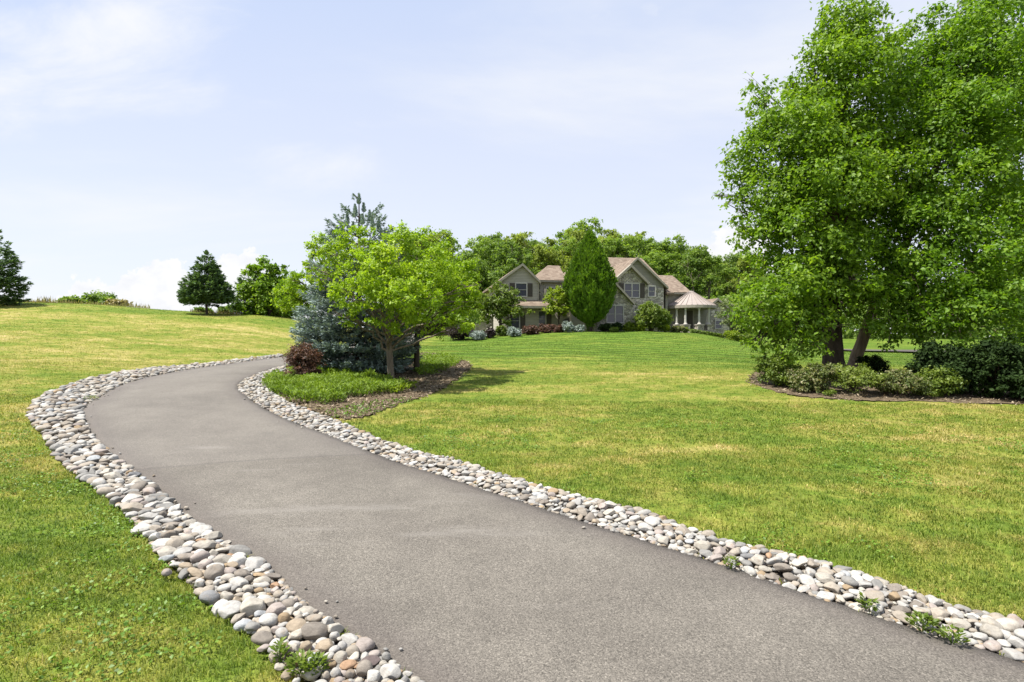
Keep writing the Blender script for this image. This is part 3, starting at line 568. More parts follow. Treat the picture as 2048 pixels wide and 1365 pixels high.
def stones():
    g = np.random.default_rng(77); items = []   # x,y,z,a,b,c,rot,colour,ang,side,fixed
    for (px, py, w, h, c, a) in HS:
        p = ground(px, py, .07); Y = p[1]; ww = w/F*Y*.5; hw = h/F*Y*.5; al = math.atan2(py-682, F); bb = min(ww*.85, hw*1.25)
        cc = math.sqrt(max(hw*hw-(bb*math.sin(al))**2, (.42*bb)**2))/math.cos(al); cc = float(np.clip(cc, .5*min(ww, bb), 1.0*max(ww, bb)))
        items.append([p[0], p[1], h1(*p)+.045+cc*.42, ww*1.06, bb*1.1, cc, g.normal(0, .2), c, a, 'L', True])
    names = ['white', 'cream', 'beige', 'pale grey', 'grey', 'taupe', 'tan', 'ochre', 'pinkish', 'rust orange', 'bluish grey', 'slate grey', 'brown']
    pw = np.array([.14, .18, .16, .19, .10, .095, .035, .012, .06, .006, .025, .007, .005]); pw /= pw.sum()
    pts = [(it[0], it[1], max(it[3], it[4])*.8) for it in items]
    grid = {}
    def put(x, y, r): grid.setdefault((int(x//.3), int(y//.3)), []).append((x, y, r))
    def free(x, y, r, f):
        i, j = int(x//.3), int(y//.3)
        for di in (-1, 0, 1):
            for dj in (-1, 0, 1):
                for (qx, qy, qr) in grid.get((i+di, j+dj), ()):
                    if (x-qx)**2+(y-qy)**2 < ((r+qr)*f)**2: return False
        return True
    for p in pts: put(*p)
    upper = []
    for side, a, b, poly in (('L', L_in, L_out, STRIP_L), ('R', R_in, R_out, STRIP_R)):
        n = 52000; t = g.random(n)*(len(a)-1.01); i = t.astype(int); f = (t-i)[:, None]; A = a[i]*(1-f)+a[i+1]*f; B = b[i]*(1-f)+b[i+1]*f; s = g.random(n)
        Q = A*(1-s)[:, None]+B*s[:, None]; wdt = np.linalg.norm(B-A, axis=1)
        for k in range(n):
            rr = (.085 if k < n*.25 else .062 if k < n*.5 else .045 if k < n*.75 else .030)*(.75+.5*g.random())*(1.0 if side == 'L' else .68)
            if Q[k, 1] > 9: rr = max(rr, .036)
            if s[k]*wdt[k] < rr*.45 or (1-s[k])*wdt[k] < -.02: continue
            x, y = Q[k]
            if not free(x, y, rr, .84): continue
            put(x, y, rr); ar = g.uniform(.55, .98); fl = g.uniform(.38, .74); crest = .035*math.sin(math.pi*min(max(s[k], 0), 1))
            items.append([x, y, None, rr*1.18, rr*1.18*ar, rr*fl, g.random()*6.28, str(g.choice(names, p=pw)), float(g.beta(2.0, 1.1)), side, False]); items[-1][2] = crest+rr*fl*.55+g.random()*.03
    xy = np.array([(q[0], q[1]) for q in items]); hh = H(xy[:, 0], xy[:, 1])
    for q, z in zip(items, hh):
        if not q[10]: q[2] += z
    # the ones that show largest become things of their own, the rest is one mass
    P = np.array([q[:6] for q in items]); vis = P[:, 1] > 2.2; px = 1024+P[:, 0]/P[:, 1]*F; py = 682.5+(CAMZ-P[:, 2])/P[:, 1]*F
    vis &= (px > -10) & (px < 2058) & (py < 1372); key = np.where(vis, P[:, 3]/P[:, 1], 0); key = key+np.array([.05 if q[10] else 0 for q in items])*vis
    order = np.argsort(-key); big = order[:296]; rest = order[296:]
    # the smaller stones below
    Vs = []; Fs = []; Cs = []; nV = 0
    def geo(k, sub):
        x, y, z, a, b, c, rt, cn, an, sd, fx = items[k]; v, f = stone_shape(sub, a, b, c, an, g); cs, sn = math.cos(rt), math.sin(rt)
        v = v@np.array([[cs, sn, 0], [-sn, cs, 0], [0, 0, 1]]); col = np.array(SC[cn])*(.86+.28*g.random()); return v, f, np.r_[col, 1]
    for k in rest:
        v, f, c = geo(k, 2 if items[k][1] < 11 else 1); Vs.append(v+np.array(items[k][:3])); Fs.append(f+nV); nV += len(v); Cs.append(np.tile(c, (len(v), 1)))
    for side, a, b in (('L', L_in, L_out), ('R', R_in, R_out)):    # chips and pebbles filling between
        n = 5200; t = g.random(n)**1.3*(len(a)-1.01); i = t.astype(int); f = (t-i)[:, None]; s = g.random(n)*1.02-.01
        Q = (a[i]*(1-f)+a[i+1]*f)*(1-s)[:, None]+(b[i]*(1-f)+b[i+1]*f)*s[:, None]; z = H(Q[:, 0], Q[:, 1])
        for k in range(n):
            r = .016+.02*g.random(); v, fc = stone_shape(1, r*1.2, r, r*.7, .7, g); Vs.append(v+np.array([Q[k, 0], Q[k, 1], z[k]+.03])); Fs.append(fc+nV); nV += len(v)
            Cs.append(np.tile(np.r_[np.array(SC[names[int(g.integers(0, 9))]])*(.8+.3*g.random()), 1], (len(v), 1)))
    for k in range(46):     # a few strays kicked onto the paving
        side = (L_in, L_out) if k % 3 else (R_in, R_out); i = int(len(side[0])*g.random()**1.4*.8); q_ = side[0][i]-(side[1][i]-side[0][i])*(.03+.35*g.random()**2); r = .010+.016*g.random()**2; v, fc = stone_shape(1, r*1.2, r, r*.7, .7, g); Vs.append(v+np.array([q_[0], q_[1], h1(*q_)+.045+r*.6])); Fs.append(fc+nV); nV += len(v)
        Cs.append(np.tile(np.r_[np.array(SC[names[int(g.integers(0, 9))]])*(.75+.3*g.random()), 1], (len(v), 1)))
    o = np_mesh('river_stones', np.concatenate(Vs), np.concatenate(Fs), M['stone'], attrs={'Col': ('FLOAT_COLOR', np.concatenate(Cs))}, smooth=False); o['kind'] = 'stuff'
    LM = [('biggest taupe boulder', 630, 1264), ('dark maroon slab', 576, 1306), ('bluish grey block by weeds', 629, 1323), ('white block at asphalt', 779, 1341), ('rusty orange pair', 698, 1325), ('ochre ball', 569, 1236), ('tilted taupe oval', 427, 1149),
          ('slate slab in grass', 420, 1194), ('round white cobble', 380, 1092), ('broken cream lump', 455, 1194), ('long taupe bar', 372, 1112), ('rust cobble', 402, 1079), ('cracked white heap', 474, 1122), ('cream dome', 523, 1162)]
    labs = {}; rec = []
    for k in big:
        x, y, z, a, b, c, rt, cn, an, sd, fx = items[k]; qx, qy = px[k], py[k]; w = a/y*F*2
        shape = 'round' if an < .22 and a/b < 1.35 else 'oval' if an < .3 else 'worn' if an < .55 else 'angular'
        if a/b > 1.75: shape = 'long ' + shape
        size = 'tiny' if a < .05 else 'small' if a < .072 else 'medium' if a < .105 else 'large'
        if sd == 'L':
            if qx < 860 and qy > 1015:
                l = min(LM, key=lambda m: (m[1]-qx)**2+(m[2]-qy)**2); own = (l[1]-qx)**2+(l[2]-qy)**2 < 9
                where = 'itself the %s' % l[0] if own else 'by the %s' % l[0]
            else: where = 'in the outer bend edging'
        else: where = 'in lawn-side edging ' + ('by the asphalt' if np.min(np.hypot(R_in[:, 0]-x, R_in[:, 1]-y)) < .2 else 'by the grass' if np.min(np.hypot(R_out[:, 0]-x, R_out[:, 1]-y)) < .2 else 'mid-strip')
        lb = '%s %s %s stone %s' % (size, cn, shape, where); labs.setdefault(lb, []).append((qy, k))
    word = ['', 'one', 'two', 'three', 'four', 'five', 'six', 'seven', 'eight', 'nine', 'ten']; ordn = ['lowest', 'second lowest', 'third lowest', 'fourth lowest', 'fifth lowest', 'sixth lowest', 'seventh lowest', 'eighth lowest', 'ninth lowest', 'tenth lowest']
    for lb, ks in labs.items():
        ks.sort(reverse=True)
        for j, (_, k) in enumerate(ks):
            t = lb
            if len(ks) > 1: t = (ordn[j] if j < 10 else '%dth lowest' % (j+1))+' of '+(word[len(ks)] if len(ks) < 11 else str(len(ks)))+': '+lb if len(ks) > 2 else ('lower' if j == 0 else 'upper')+' of two: '+lb
            it = items[k]; v, f, c = geo(k, 3)
            o = np_mesh('river_stone', v, f, M['stone'], attrs={'Col': ('FLOAT_COLOR', np.tile(c, (len(v), 1)))}, smooth=it[8] < .5, loc=it[:3]); tag(o, t, 'stone', 'river stones edging the driveway')
stones()


def base_at(px, Y): x = (px-1024)/F*Y; return np.array([x, Y, h1(x, Y)])
def blobs_px(base, L, depth=1.0, seed=0):
    """ellipsoids given as (px, py, radius px[, nearer/farther m[, vertical radius px]]) at the tree's own distance"""
    g = np.random.default_rng(seed); out = []
    for b in L:
        dy = b[3] if len(b) > 3 else g.uniform(-1, 1)*depth; Y = base[1]+dy; r = b[2]/F*Y; rz = (b[4] if len(b) > 4 else b[2])/F*Y
        out.append(((b[0]-1024)/F*Y-base[0], dy, CAMZ+(682.5-b[1])/F*Y-base[2], r, r*1.05, rz))
    return out

# ------------------------------------------------------------------ trees near the drive
def broad_tree(name, label, cat, px, Y, bl, n, size, leaf, bark, trunk, rad, seed, depth=1.0, group=None, per=14, sig=.17, shell=.35, twigs=5, limb=.32, aspect=.62, start=(.25,.8), pp=14):
    b = base_at(px, Y); t = thing(name, label, cat, b, 0, group); B = blobs_px(b, bl, depth, seed)
    tp = [((q[0]-1024)/F*Y-b[0], (q[2] if len(q) > 2 else 0.0), CAMZ+(682.5-q[1])/F*Y-b[2]) for q in trunk]; tp[0] = (tp[0][0], tp[0][1], -.15)
    wood(tp, rad, B, seed, twigs, limb, start=start).build('trunk', bark, t)
    V, Fc, ti = crown(B, n, size, seed, shell, per, sig, 'leaf', aspect, pp=pp); foliage('crown', V, Fc, ti, leaf, t); return t
broad_tree('birch_tree', 'tall leafy tree with straight dark trunk rising from the azalea bed', 'tree', 1668, 18.5,
  [(1690,52,66,.2),(1735,95,55,-.4),(1650,120,62,.3),(1700,165,85,-.5),(1625,205,62,.6),(1548,225,52,.2),(1512,190,40,-.2),(1590,280,85,-.7),(1690,270,100,.8),(1520,320,62,.1),(1640,370,105,-1.1),(1745,330,85,-.8),
   (1478,372,46,.4),(1545,410,75,-.6),(1720,440,95,.9),(1455,408,26,-.2),(1590,480,85,-1.2),(1500,470,48,.5),(1525,530,42,-.6),(1670,530,85,-1.0),(1575,575,70,-1.6),(1510,615,55,-1.2),(1590,650,62,-1.9),(1500,655,34,-1.0),(1640,610,60,1.2),(1545,685,38,-1.6),(1622,700,32,-1.8),(1690,610,42,-2.0),(1550,650,48,-2.3),(1500,690,26,-1.8),(1590,700,34,-2.4),(1640,655,36,-2.2),(1530,600,44,-2.4),(1470,640,26,-1.5),(1700,560,50,-2.2),(1610,560,52,-2.4),(1512,702,26,-1.9),(1562,708,28,-2.2),(1625,690,34,-2.5),(1668,655,32,-2.3),(1648,62,20,.3,40),(1722,18,22,.2,42),(1768,58,20,-.3,40),(1612,112,18,.2,36),(1585,168,20,-.2,34),(1498,158,15,.2,30),(1452,330,16,.1,20),(1437,392,14,.2,16),(1690,15,20,-.2,40),(1530,210,26,-.6,40)],
  88000, .126, M['birch_leaf'], M['bark_dark'], [(1668,752),(1665,690),(1662,600),(1664,470),(1668,330),(1682,180),(1692,70)], [.34,.30,.27,.20,.14,.08,.03], 21, 1.6, shell=.2, pp=34, limb=.2, start=(.35,.85))
broad_tree('birch_tree', 'spreading leafy tree with leaning pale peeling trunk beside the dark round shrub', 'tree', 1702, 19.2,
  [(1800,150,62,-.3),(1850,120,75,.4),(1930,75,80,-.5),(1990,40,85,.2),(1960,150,100,-.9),(1870,210,95,.6),(1800,250,85,-.9),(2030,170,100,.5),(1930,270,105,-1.2),(1830,340,90,-.6),(2020,300,105,-.6),(1790,410,70,1.0),
   (1900,400,100,-1.6),(2000,430,105,-1.2),(1820,480,85,-1.5),(1740,520,70,-1.2),(1920,520,95,-1.9),(2030,540,95,-1.6),(1790,580,75,-1.9),(1870,610,80,-2.2),(1965,620,80,-2.4),(1740,620,48,-1.6),(2040,650,75,-2.2),(1795,655,42,-2.0),(1870,680,38,-2.2),(1950,700,42,-2.4),(1830,560,70,-2.6),(1920,640,70,-3.0),(2020,690,60,-3.0),(1850,655,50,-2.8),(1822,62,20,.2,44),(1880,30,22,-.3,48),(1938,-10,24,.2,50),(1775,130,18,.1,36),(1745,640,44,-2.4),(1715,610,40,-2.2),(1775,690,30,-2.4),(1740,575,50,-2.4),(1990,560,80,-3.0)],
  104000, .126, M['maple_leaf'], M['bark_birch'], [(1702,742),(1712,712),(1730,670),(1752,600),(1785,520,-.3),(1830,420,-.4),(1880,280,-.3),(1930,120,-.2)], [.22,.19,.175,.15,.13,.10,.07,.03], 22, 1.6, shell=.2, pp=34, limb=.22, start=(.5,.9))
broad_tree('shade_tree', 'dense tree cut off by the photo edge behind the pale-trunked tree', 'tree', 2110, 21.5,
  [(2090,-60,120),(2010,-50,90),(2150,80,150),(2075,150,90,-.8),(2160,250,150),(2080,350,95),(2150,430,140),(2075,520,95),(2140,600,120),(2060,640,70),(2040,560,70,-2),(2100,690,80,-2.5)],
  48000, .13, M['maple_leaf'], M['bark_dark'], [(2110,760),(2112,600),(2118,300),(2125,20)], [.34,.3,.2,.06], 23, 1.2)
broad_tree('crab_apple_tree', 'small yellow-green tree with slender forked pale trunk before the blue spruce', 'tree', 783, 17.2,
  [(700,480,34,-.2),(745,492,36,.3),(655,515,38,.2),(800,478,34,-.3),(842,505,40,.4),(715,540,46,-.7),(785,545,50,-1.1),(862,548,48,-.2),(630,492,22,.4),(640,560,28,-.1),(695,598,36,-1.0),(760,602,44,-1.4),(828,608,50,-1.3),(897,585,42,.1),(908,632,34,-.2),(850,650,36,-1.0),(785,645,30,-1.3),(700,640,24,-.9),
   (680,575,28,-1.3),(935,605,26,.3),(668,622,16,-.8),(930,655,18,-.3),(735,560,38,-1.9),(805,590,42,-2.0),(862,590,36,-1.7),(770,510,34,-1.5),(820,555,44,1.4),(890,555,36,1.3),(760,560,44,1.5),(700,525,34,1.2),(870,510,24,.2),(615,535,14,.1),(955,570,16,.2)],
  27000, .092, M['crab_leaf'], M['bark'], [(783,765),(781,730),(778,690),(776,640),(780,560),(782,500)], [.105,.098,.092,.062,.04,.012], 31, .6, shell=.15, pp=16, limb=.42, twigs=4, start=(.36,.85))
broad_tree('crab_apple_tree', 'small yellow-green tree with thin shaded trunk to the house side of the blue spruce', 'tree', 834, 20,
  [(880,520,40),(930,545,34),(905,590,46),(945,600,30),(870,610,48),(935,640,26),(890,650,34),(840,480,34),(845,560,45),(960,615,16),(925,580,40)],
  13000, .092, M['crab_leaf'], M['bark_dark'], [(834,745),(833,700),(836,640),(850,560),(865,500)], [.11,.10,.085,.05,.015], 32, .6, per=10, sig=.2, shell=.3, limb=.42, start=(.36,.85))
broad_tree('crab_apple_tree', 'small yellow-green tree half hidden behind the blue spruce, reaching toward the meadow', 'tree', 668, 21.5,
  [(640,500,30),(625,545,26),(600,565,26),(575,585,28),(560,612,20),(600,610,30),(625,590,28),(595,640,18),(660,540,30),(680,500,30),(583,560,16)],
  8500, .092, M['crab_leaf'], M['bark_dark'], [(668,735),(664,660),(652,590),(650,520)], [.1,.09,.06,.02], 33, .5, per=10, sig=.2, shell=.3, start=(.36,.85))

def spruce(name, label, px, Y, Hh, prof, leaf, seed, nb, ns, size, leaders=(), droop=.25, z0=.02, group=None, wid=.36, drop=0.0):
    b = base_at(px, Y); b[2] -= drop; t = thing(name, label, 'spruce', b, 0, group); V, Fc, ti, Tb = conifer(Hh, prof, seed, nb, ns, size, wid, droop, z0, leaders)
    Tb.build('trunk', M['bark_dark'], t); foliage('crown', V, Fc, ti, leaf, t); return t
def pf(*k):
    xs, ys = zip(*k); return lambda t: float(np.interp(t, xs, ys))
spruce('blue_spruce', 'large silvery blue spruce in the mulch bed behind the yellow-green trees', 718, 19.6, 6.05,
  pf((0,1.75),(.08,2.05),(.3,2.0),(.5,1.62),(.62,1.35),(.78,.98),(.9,.55),(1,.10)), M['blue'], 41, 400, 86000, .115, tuple((r_*math.cos(a_), r_*math.sin(a_)*.8, z_, l_) for r_, a_, z_, l_ in ((.16,.4,5.50,.30),(.18,2.6,5.42,.34),(.24,4.4,5.30,.32),(.36,.1,5.18,.36),(.40,3.2,5.10,.34),(.34,1.6,5.15,.3),(.42,5.2,5.0,.34),(.68,.05,4.80,.52),(.80,.5,4.62,.36),(.60,3.3,4.75,.36),(.74,2.8,4.55,.30),(.55,5.9,4.85,.40),(.5,2.2,4.9,.3),(.66,4.0,4.6,.32))), .2, .015)
spruce('spruce_tree', 'dark green spruce standing alone on the meadow crest with its bare trunk showing', 413, 45, 4.95, pf((0,0),(.12,1.3),(.17,1.9),(.27,1.95),(.45,1.4),(.7,.82),(.87,.40),(1,.05)), M['green_spruce'], 42, 330, 17000, .24, (), .05, .17, 'spruces on the meadow crest', .5)
spruce('spruce_tree', 'dark spruce cut off by the edge of the photo on the meadow crest', -16, 42, 5.6, pf((0,0),(.04,1.2),(.1,2.1),(.3,2.15),(.5,1.7),(.75,1.0),(.9,.5),(1,.05)), M['green_spruce'], 43, 150, 12000, .24, (), .2, .05, 'spruces on the meadow crest', .5)
spruce('spruce_tree', 'dark spruce mostly hidden behind the round green tree on the crest', 497, 49, 4.2, pf((0,0),(.03,1.2),(.1,1.6),(.4,1.25),(.7,.7),(1,.05)), M['green_spruce'], 44, 240, 8000, .24, (), .2, .03, 'spruces on the meadow crest', .5)
broad_tree('round_tree', 'rounded bright green tree on the meadow crest beside the lone spruce', 'tree', 540, 47,
  [(505,560,28),(535,548,28),(562,556,30),(490,588,28),(530,590,38),(568,590,38),(588,578,24),(545,610,32),(505,612,26),(580,612,28),(592,600,22)], 24000, .24, M['birch_leaf'], M['bark_dark'], [(540,634),(540,600),(540,560)], [.2,.16,.05], 45, .8, shell=.45)

# ------------------------------------------------------------------ shrubs
def shrub(name, label, px, Y, w, h, leaf, n, size, seed, group=None, cat='shrub', lumps=9, mode='leaf', shell=.55, aspect=.6, py=None, per=9, sig=.2, flat=1.0, pp=6):
    """w, h in metres; a lobed mass of leaf clumps on a few stems"""
    g = np.random.default_rng(seed); b = base_at(px, Y); t = thing(name, label, cat, b, 0, group)
    B = [(0, 0, h*.45, w*.36, w*.34, h*.42)]
    for k in range(lumps):
        a = 6.28*(k+g.random()*.6)/lumps; e = g.uniform(.1, .85); r = g.uniform(.17, .26)
        B.append((math.cos(a)*w*.30*(1-.45*e*e), math.sin(a)*w*.28*(1-.45*e*e), h*(.16+.62*e), w*r, w*r, h*r*1.05))
    V, Fc, ti = crown(B, n, size, seed, shell, per, sig, mode, aspect, pp=pp); V[:, 2] = np.maximum(V[:, 2], .01); foliage('foliage', V, Fc, ti, leaf, t)
    T = Tubes(); r0 = max(.012, w*.016)
    for q in B[1:]: T.add(bez((g.normal(0, w*.03), g.normal(0, w*.03), -.05), (q[0]*.3, q[1]*.3, q[2]*.6), (q[0]*.9, q[1]*.9, q[2]*1.0), 5), np.linspace(r0, r0*.3, 5), 5)
    T.build('stem', M['bark_dark'], t); return t
def px_shrub(name, label, x0, x1, y0, y1, Y, leaf, n, size, seed, **k):
    w = (x1-x0)/F*Y; b = base_at((x0+x1)/2, Y); top = CAMZ+(682.5-y0)/F*Y; return shrub(name, label, (x0+x1)/2, Y, w, max(top-b[2], .25), leaf, n, size, seed, **k)
px_shrub('barberry_shrub', 'rounded red-brown barberry at the driveway side of the blue spruce', 566, 652, 680, 768, 17.0, M['barberry'], 15000, .05, 51, shell=.5, pp=18)
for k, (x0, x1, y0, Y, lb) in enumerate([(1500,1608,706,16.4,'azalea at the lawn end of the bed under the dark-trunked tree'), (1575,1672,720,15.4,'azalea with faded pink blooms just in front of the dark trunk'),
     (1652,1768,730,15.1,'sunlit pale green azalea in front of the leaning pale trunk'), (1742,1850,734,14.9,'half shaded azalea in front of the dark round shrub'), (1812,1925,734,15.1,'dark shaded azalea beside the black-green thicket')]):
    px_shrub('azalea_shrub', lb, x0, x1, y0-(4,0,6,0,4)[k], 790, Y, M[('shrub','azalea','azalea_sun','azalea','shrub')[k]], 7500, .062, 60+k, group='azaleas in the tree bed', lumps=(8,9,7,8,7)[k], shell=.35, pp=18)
px_shrub('small_azalea', 'tiny azalea sprout at the front edge of the tree bed', 1648, 1676, 775, 800, 14.6, M['shrub'], 260, .05, 66, lumps=5, cat='shrub')
px_shrub('round_boxwood', 'dark clipped ball-shaped shrub beside the leaning pale trunk', 1712, 1776, 708, 750, 19.0, M['shade_dark_leaf'], 9000, .05, 67, shell=.8, pp=26)
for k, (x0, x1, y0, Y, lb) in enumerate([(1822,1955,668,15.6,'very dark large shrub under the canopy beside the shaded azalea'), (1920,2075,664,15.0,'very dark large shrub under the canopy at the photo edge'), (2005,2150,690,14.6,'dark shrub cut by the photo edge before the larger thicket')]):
    px_shrub('rhododendron_shrub', lb, x0, x1, y0, 800, Y, M['shade_dark_leaf'], 14000, .09, 70+k, group='dark shrubs under the canopy', lumps=16, pp=14)
# low juniper and perennials carpeting the mulch bed
def carpet(name, poly, n, hgt, size, leaf, seed, mode='out', aspect=.3):
    g = np.random.default_rng(seed); x0, y0 = poly.min(0); x1, y1 = poly.max(0); x = x0+(x1-x0)*g.random(n*3); y = y0+(y1-y0)*g.random(n*3)
    k = inside(poly, x+(vnoise(x, y, 3, seed)-.5)*.5, y+(vnoise(x, y, 3, seed+1)-.5)*.5); x = x[k][:n]; y = y[k][:n]; m = len(x)
    lump = vnoise(x, y, 2.3, seed+2)*.6+vnoise(x, y, 5.5, seed+3)*.4; z = H(x, y)+hgt*(.25+1.1*lump)*np.sqrt(g.random(m)); a = g.random(m)*6.28
    T = unit(np.c_[np.cos(a)*.9, np.sin(a)*.9, .25+.8*g.random(m)]); Nn = unit(np.c_[g.normal(0, .5, (m, 2)), np.ones(m)]); L = size*(.6+.8*g.random(m))
    V, Fc = leaf_quads(np.c_[x, y, z], T, Nn, L, L*aspect, .12); t = np.clip(.45+g.normal(0, .16, m)+(lump-.5)*.5, 0, 1)
    o = foliage(name, V, Fc, np.repeat(t, 4), leaf, None); o['kind'] = 'stuff'; return o
carpet('juniper_ground_cover', gpath([(530,778),(548,757),(600,750),(690,752),(760,768),(815,778),(770,792),(720,795),(690,806),(640,815),(590,806),(548,788)]), 20000, .30, .10, M['juniper'], 81)
carpet('bed_perennials', gpath([(838,728),(850,716),(900,716),(925,722),(905,738),(870,752),(840,756)]), 5500, .24, .09, M['juniper'], 82, aspect=.45)
carpet('mulch_weeds', gpath([(640,832),(700,812),(800,800),(830,800),(780,815),(710,838),(665,840)]), 420, .09, .06, M['clover'], 86, aspect=.5)
carpet('bed_weeds', gpath([(770,792),(830,782),(818,772),(770,780)]), 700, .22, .08, M['lime'], 83, aspect=.5)
px_shrub('seedling', 'small upright green seedling among the junipers in front of the blue spruce', 722, 750, 738, 775, 16.6, M['juniper'], 650, .07, 84, lumps=5, cat='plant', mode='up', aspect=.35)
# weeds growing through the stones
def weed(px, py, w, n, seed, lb):
    p = ground(px, py, .03); g = np.random.default_rng(seed); b = np.array([p[0], p[1], h1(*p)+.03]); t = thing('weed', lb, 'weed', b, 0, 'weeds among the stones'); a = g.random(n)*6.28; r = w*np.sqrt(g.random(n))
    P = np.c_[np.cos(a)*r, np.sin(a)*r, .03+.10*g.random(n)*(1-r/w*.5)]; T = unit(np.c_[np.cos(a), np.sin(a), .2+.9*g.random(n)]); Nn = unit(np.c_[g.normal(0, .5, (n, 2)), np.ones(n)]); L = .022+.028*g.random(n)
    V, Fc = leaf_quads(P, T, Nn, L, L*.5, .15); foliage('foliage', V, Fc, np.repeat(.2+.6*g.random(n), 4), M['shrub'], t)
    T = Tubes()
    for k in range(7): T.add(bez((0, 0, -.02), P[k]*.4+np.array([0, 0, .02]), P[k], 4), [.003,.003,.002,.001], 4)
    T.build('stem', M['juniper'], t)
for k, q in enumerate([(605,1350,.13,420,'bushy green weed in front of the bluish grey block'), (632,1352,.10,320,'green weed at the foot of the bluish grey block'), (560,1332,.06,120,'thin weed sprig beside the dark maroon slab'),
    (1845,1265,.13,300,'green weed clump at the asphalt edge, closest of three along the lawn side'), (1905,1290,.10,220,'sprawling green weed at the asphalt edge near the maroon stone'), (1735,1225,.09,160,'small weed among lawn-side stones farther up the asphalt edge'), (1462,1140,.08,130,'faint weed among lawn-side stones half way along'), (182,801,.22,160,'yellowish weed patch on the outer edging at the bend'), (560,1318,.05,80,'little sprig among stones by the grass')]):
    weed(q[0], q[1], q[2]*.6, int(q[3]*.42), 90+k, q[4])

# planting in front of the house
HG = 'shrubs along the house front'
for k, (nm, lb, x0, x1, y0, Y, mt, n, sz, kw) in enumerate([
  ('plum_shrub','wide dark purple shrub next to the wooden fence',890,948,646,52,'purple',4200,.16,{}), ('mound_spruce','silvery blue mound between dark purple shrub and stair railing',938,974,661,51.4,'mound',2600,.13,{}),
  ('plum_shrub','small dark purple shrub beneath the broad small tree',969,992,655,52.5,'purple',1600,.15,{}), ('boxwood_shrub','dark green shrub beside the trunk of the broad small tree',990,1016,652,53.5,'shrub',1800,.15,{}),
  ('mound_spruce','silvery blue mound beside the red-brown barberries',1012,1044,654,52.2,'mound',2600,.13,{}), ('barberry_shrub','red-brown barberry touching the silvery mound',1042,1083,651,53.2,'barberry',2600,.13,{}), ('barberry_shrub','red-brown barberry in the middle of its row',1076,1106,649,54,'barberry',2300,.13,{}),
  ('barberry_shrub','red-brown barberry next to the paired silvery mounds',1100,1128,650,54.4,'barberry',2300,.13,{}), ('mound_spruce','taller silvery mound of the pair by the tall cypress',1120,1150,644,54.3,'mound',2600,.13,{}), ('mound_spruce','lower silvery mound at the foot of the tall cypress',1145,1171,651,54.4,'mound',2200,.13,{}),
  ('boxwood_shrub','low dark shrub right of the cypress trunk under the window',1196,1226,648,55.6,'shade_dark_leaf',2200,.13,{}), ('boxwood_shrub','low dark shrub under the entry gable window',1220,1246,645,55.8,'shade_dark_leaf',2200,.13,{}), ('spirea_shrub','yellow-green shrub at the stone corner of the entry gable',1244,1272,644,55.6,'lime',1900,.13,{}),
  ('spirea_shrub','little yellow-green shrub between stone corner and round bush',1268,1292,651,55.4,'lime',1400,.13,{}), ('dwarf_shrub','small round shrub alone on the lawn edge before the entry gable',1218,1238,656,54.6,'shrub',900,.12,{}),
  ('hibiscus_shrub','big round green bush before the stone gable',1266,1340,596,56.0,'shrub',7500,.19,dict(lumps=14)), ('spirea_shrub','low mixed shrub in front of the porch steps',1340,1372,653,56.2,'azalea',1900,.13,{}),
  ('spirea_shrub','small green shrub at the foot of the first stone pier',1362,1378,655,56.3,'shrub',1100,.12,{}), ('gold_shrub','yellow-orange low shrub right of the clipped hedge',1446,1480,660,56.0,'lime',1900,.13,{}), ('boxwood_shrub','low dark shrub beside the yellow-orange shrub',1470,1512,666,55.5,'shrub',2100,.14,{}),
  ('lilac_shrub','yellow-green shrub behind the wooden fence',846,892,648,57,'lime',3000,.18,{})]):
    px_shrub(nm, lb, x0, x1, y0-2, 0, Y-(2.6 if x1 < 1260 else 1.2), M[mt], int(n*1.2), sz, 110+k, group=HG, **{**dict(pp=12), **kw})
# clipped hedge by the porch: a low block of leaves
def hedge():
    a = base_at(1382, 56.2); b2 = base_at(1447, 57.4); t = thing('clipped_hedge', 'low clipped dark green hedge along the porch', 'hedge', (a+b2)/2); mid = (a+b2)/2; n = 3600; g = np.random.default_rng(5); s = g.random(n)
    P = a+(b2-a)*s[:, None]+np.c_[g.normal(0, .05, n), g.uniform(-.45, .45, n), .36*np.sqrt(g.random(n))]-mid; o = unit(P*np.array([0, 1, 1])+g.normal(0, .4, (n, 3))); T = unit(np.cross(o, g.normal(size=(n, 3)))); L = .10+.07*g.random(n)
    V, Fc = leaf_quads(P, T, o, L, L*.7); foliage('foliage', V, Fc, np.repeat(np.clip(.45+g.normal(0, .2, n), 0, 1), 4), M['shrub'], t)
    T = Tubes()
    for k in range(9): q = (a+(b2-a)*(k+.5)/9)-mid; T.add([q+np.array([0, 0, -.05]), q+np.array([0, 0, .28])], [.03, .015], 5)
    T.build('stem', M['bark_dark'], t)
hedge()
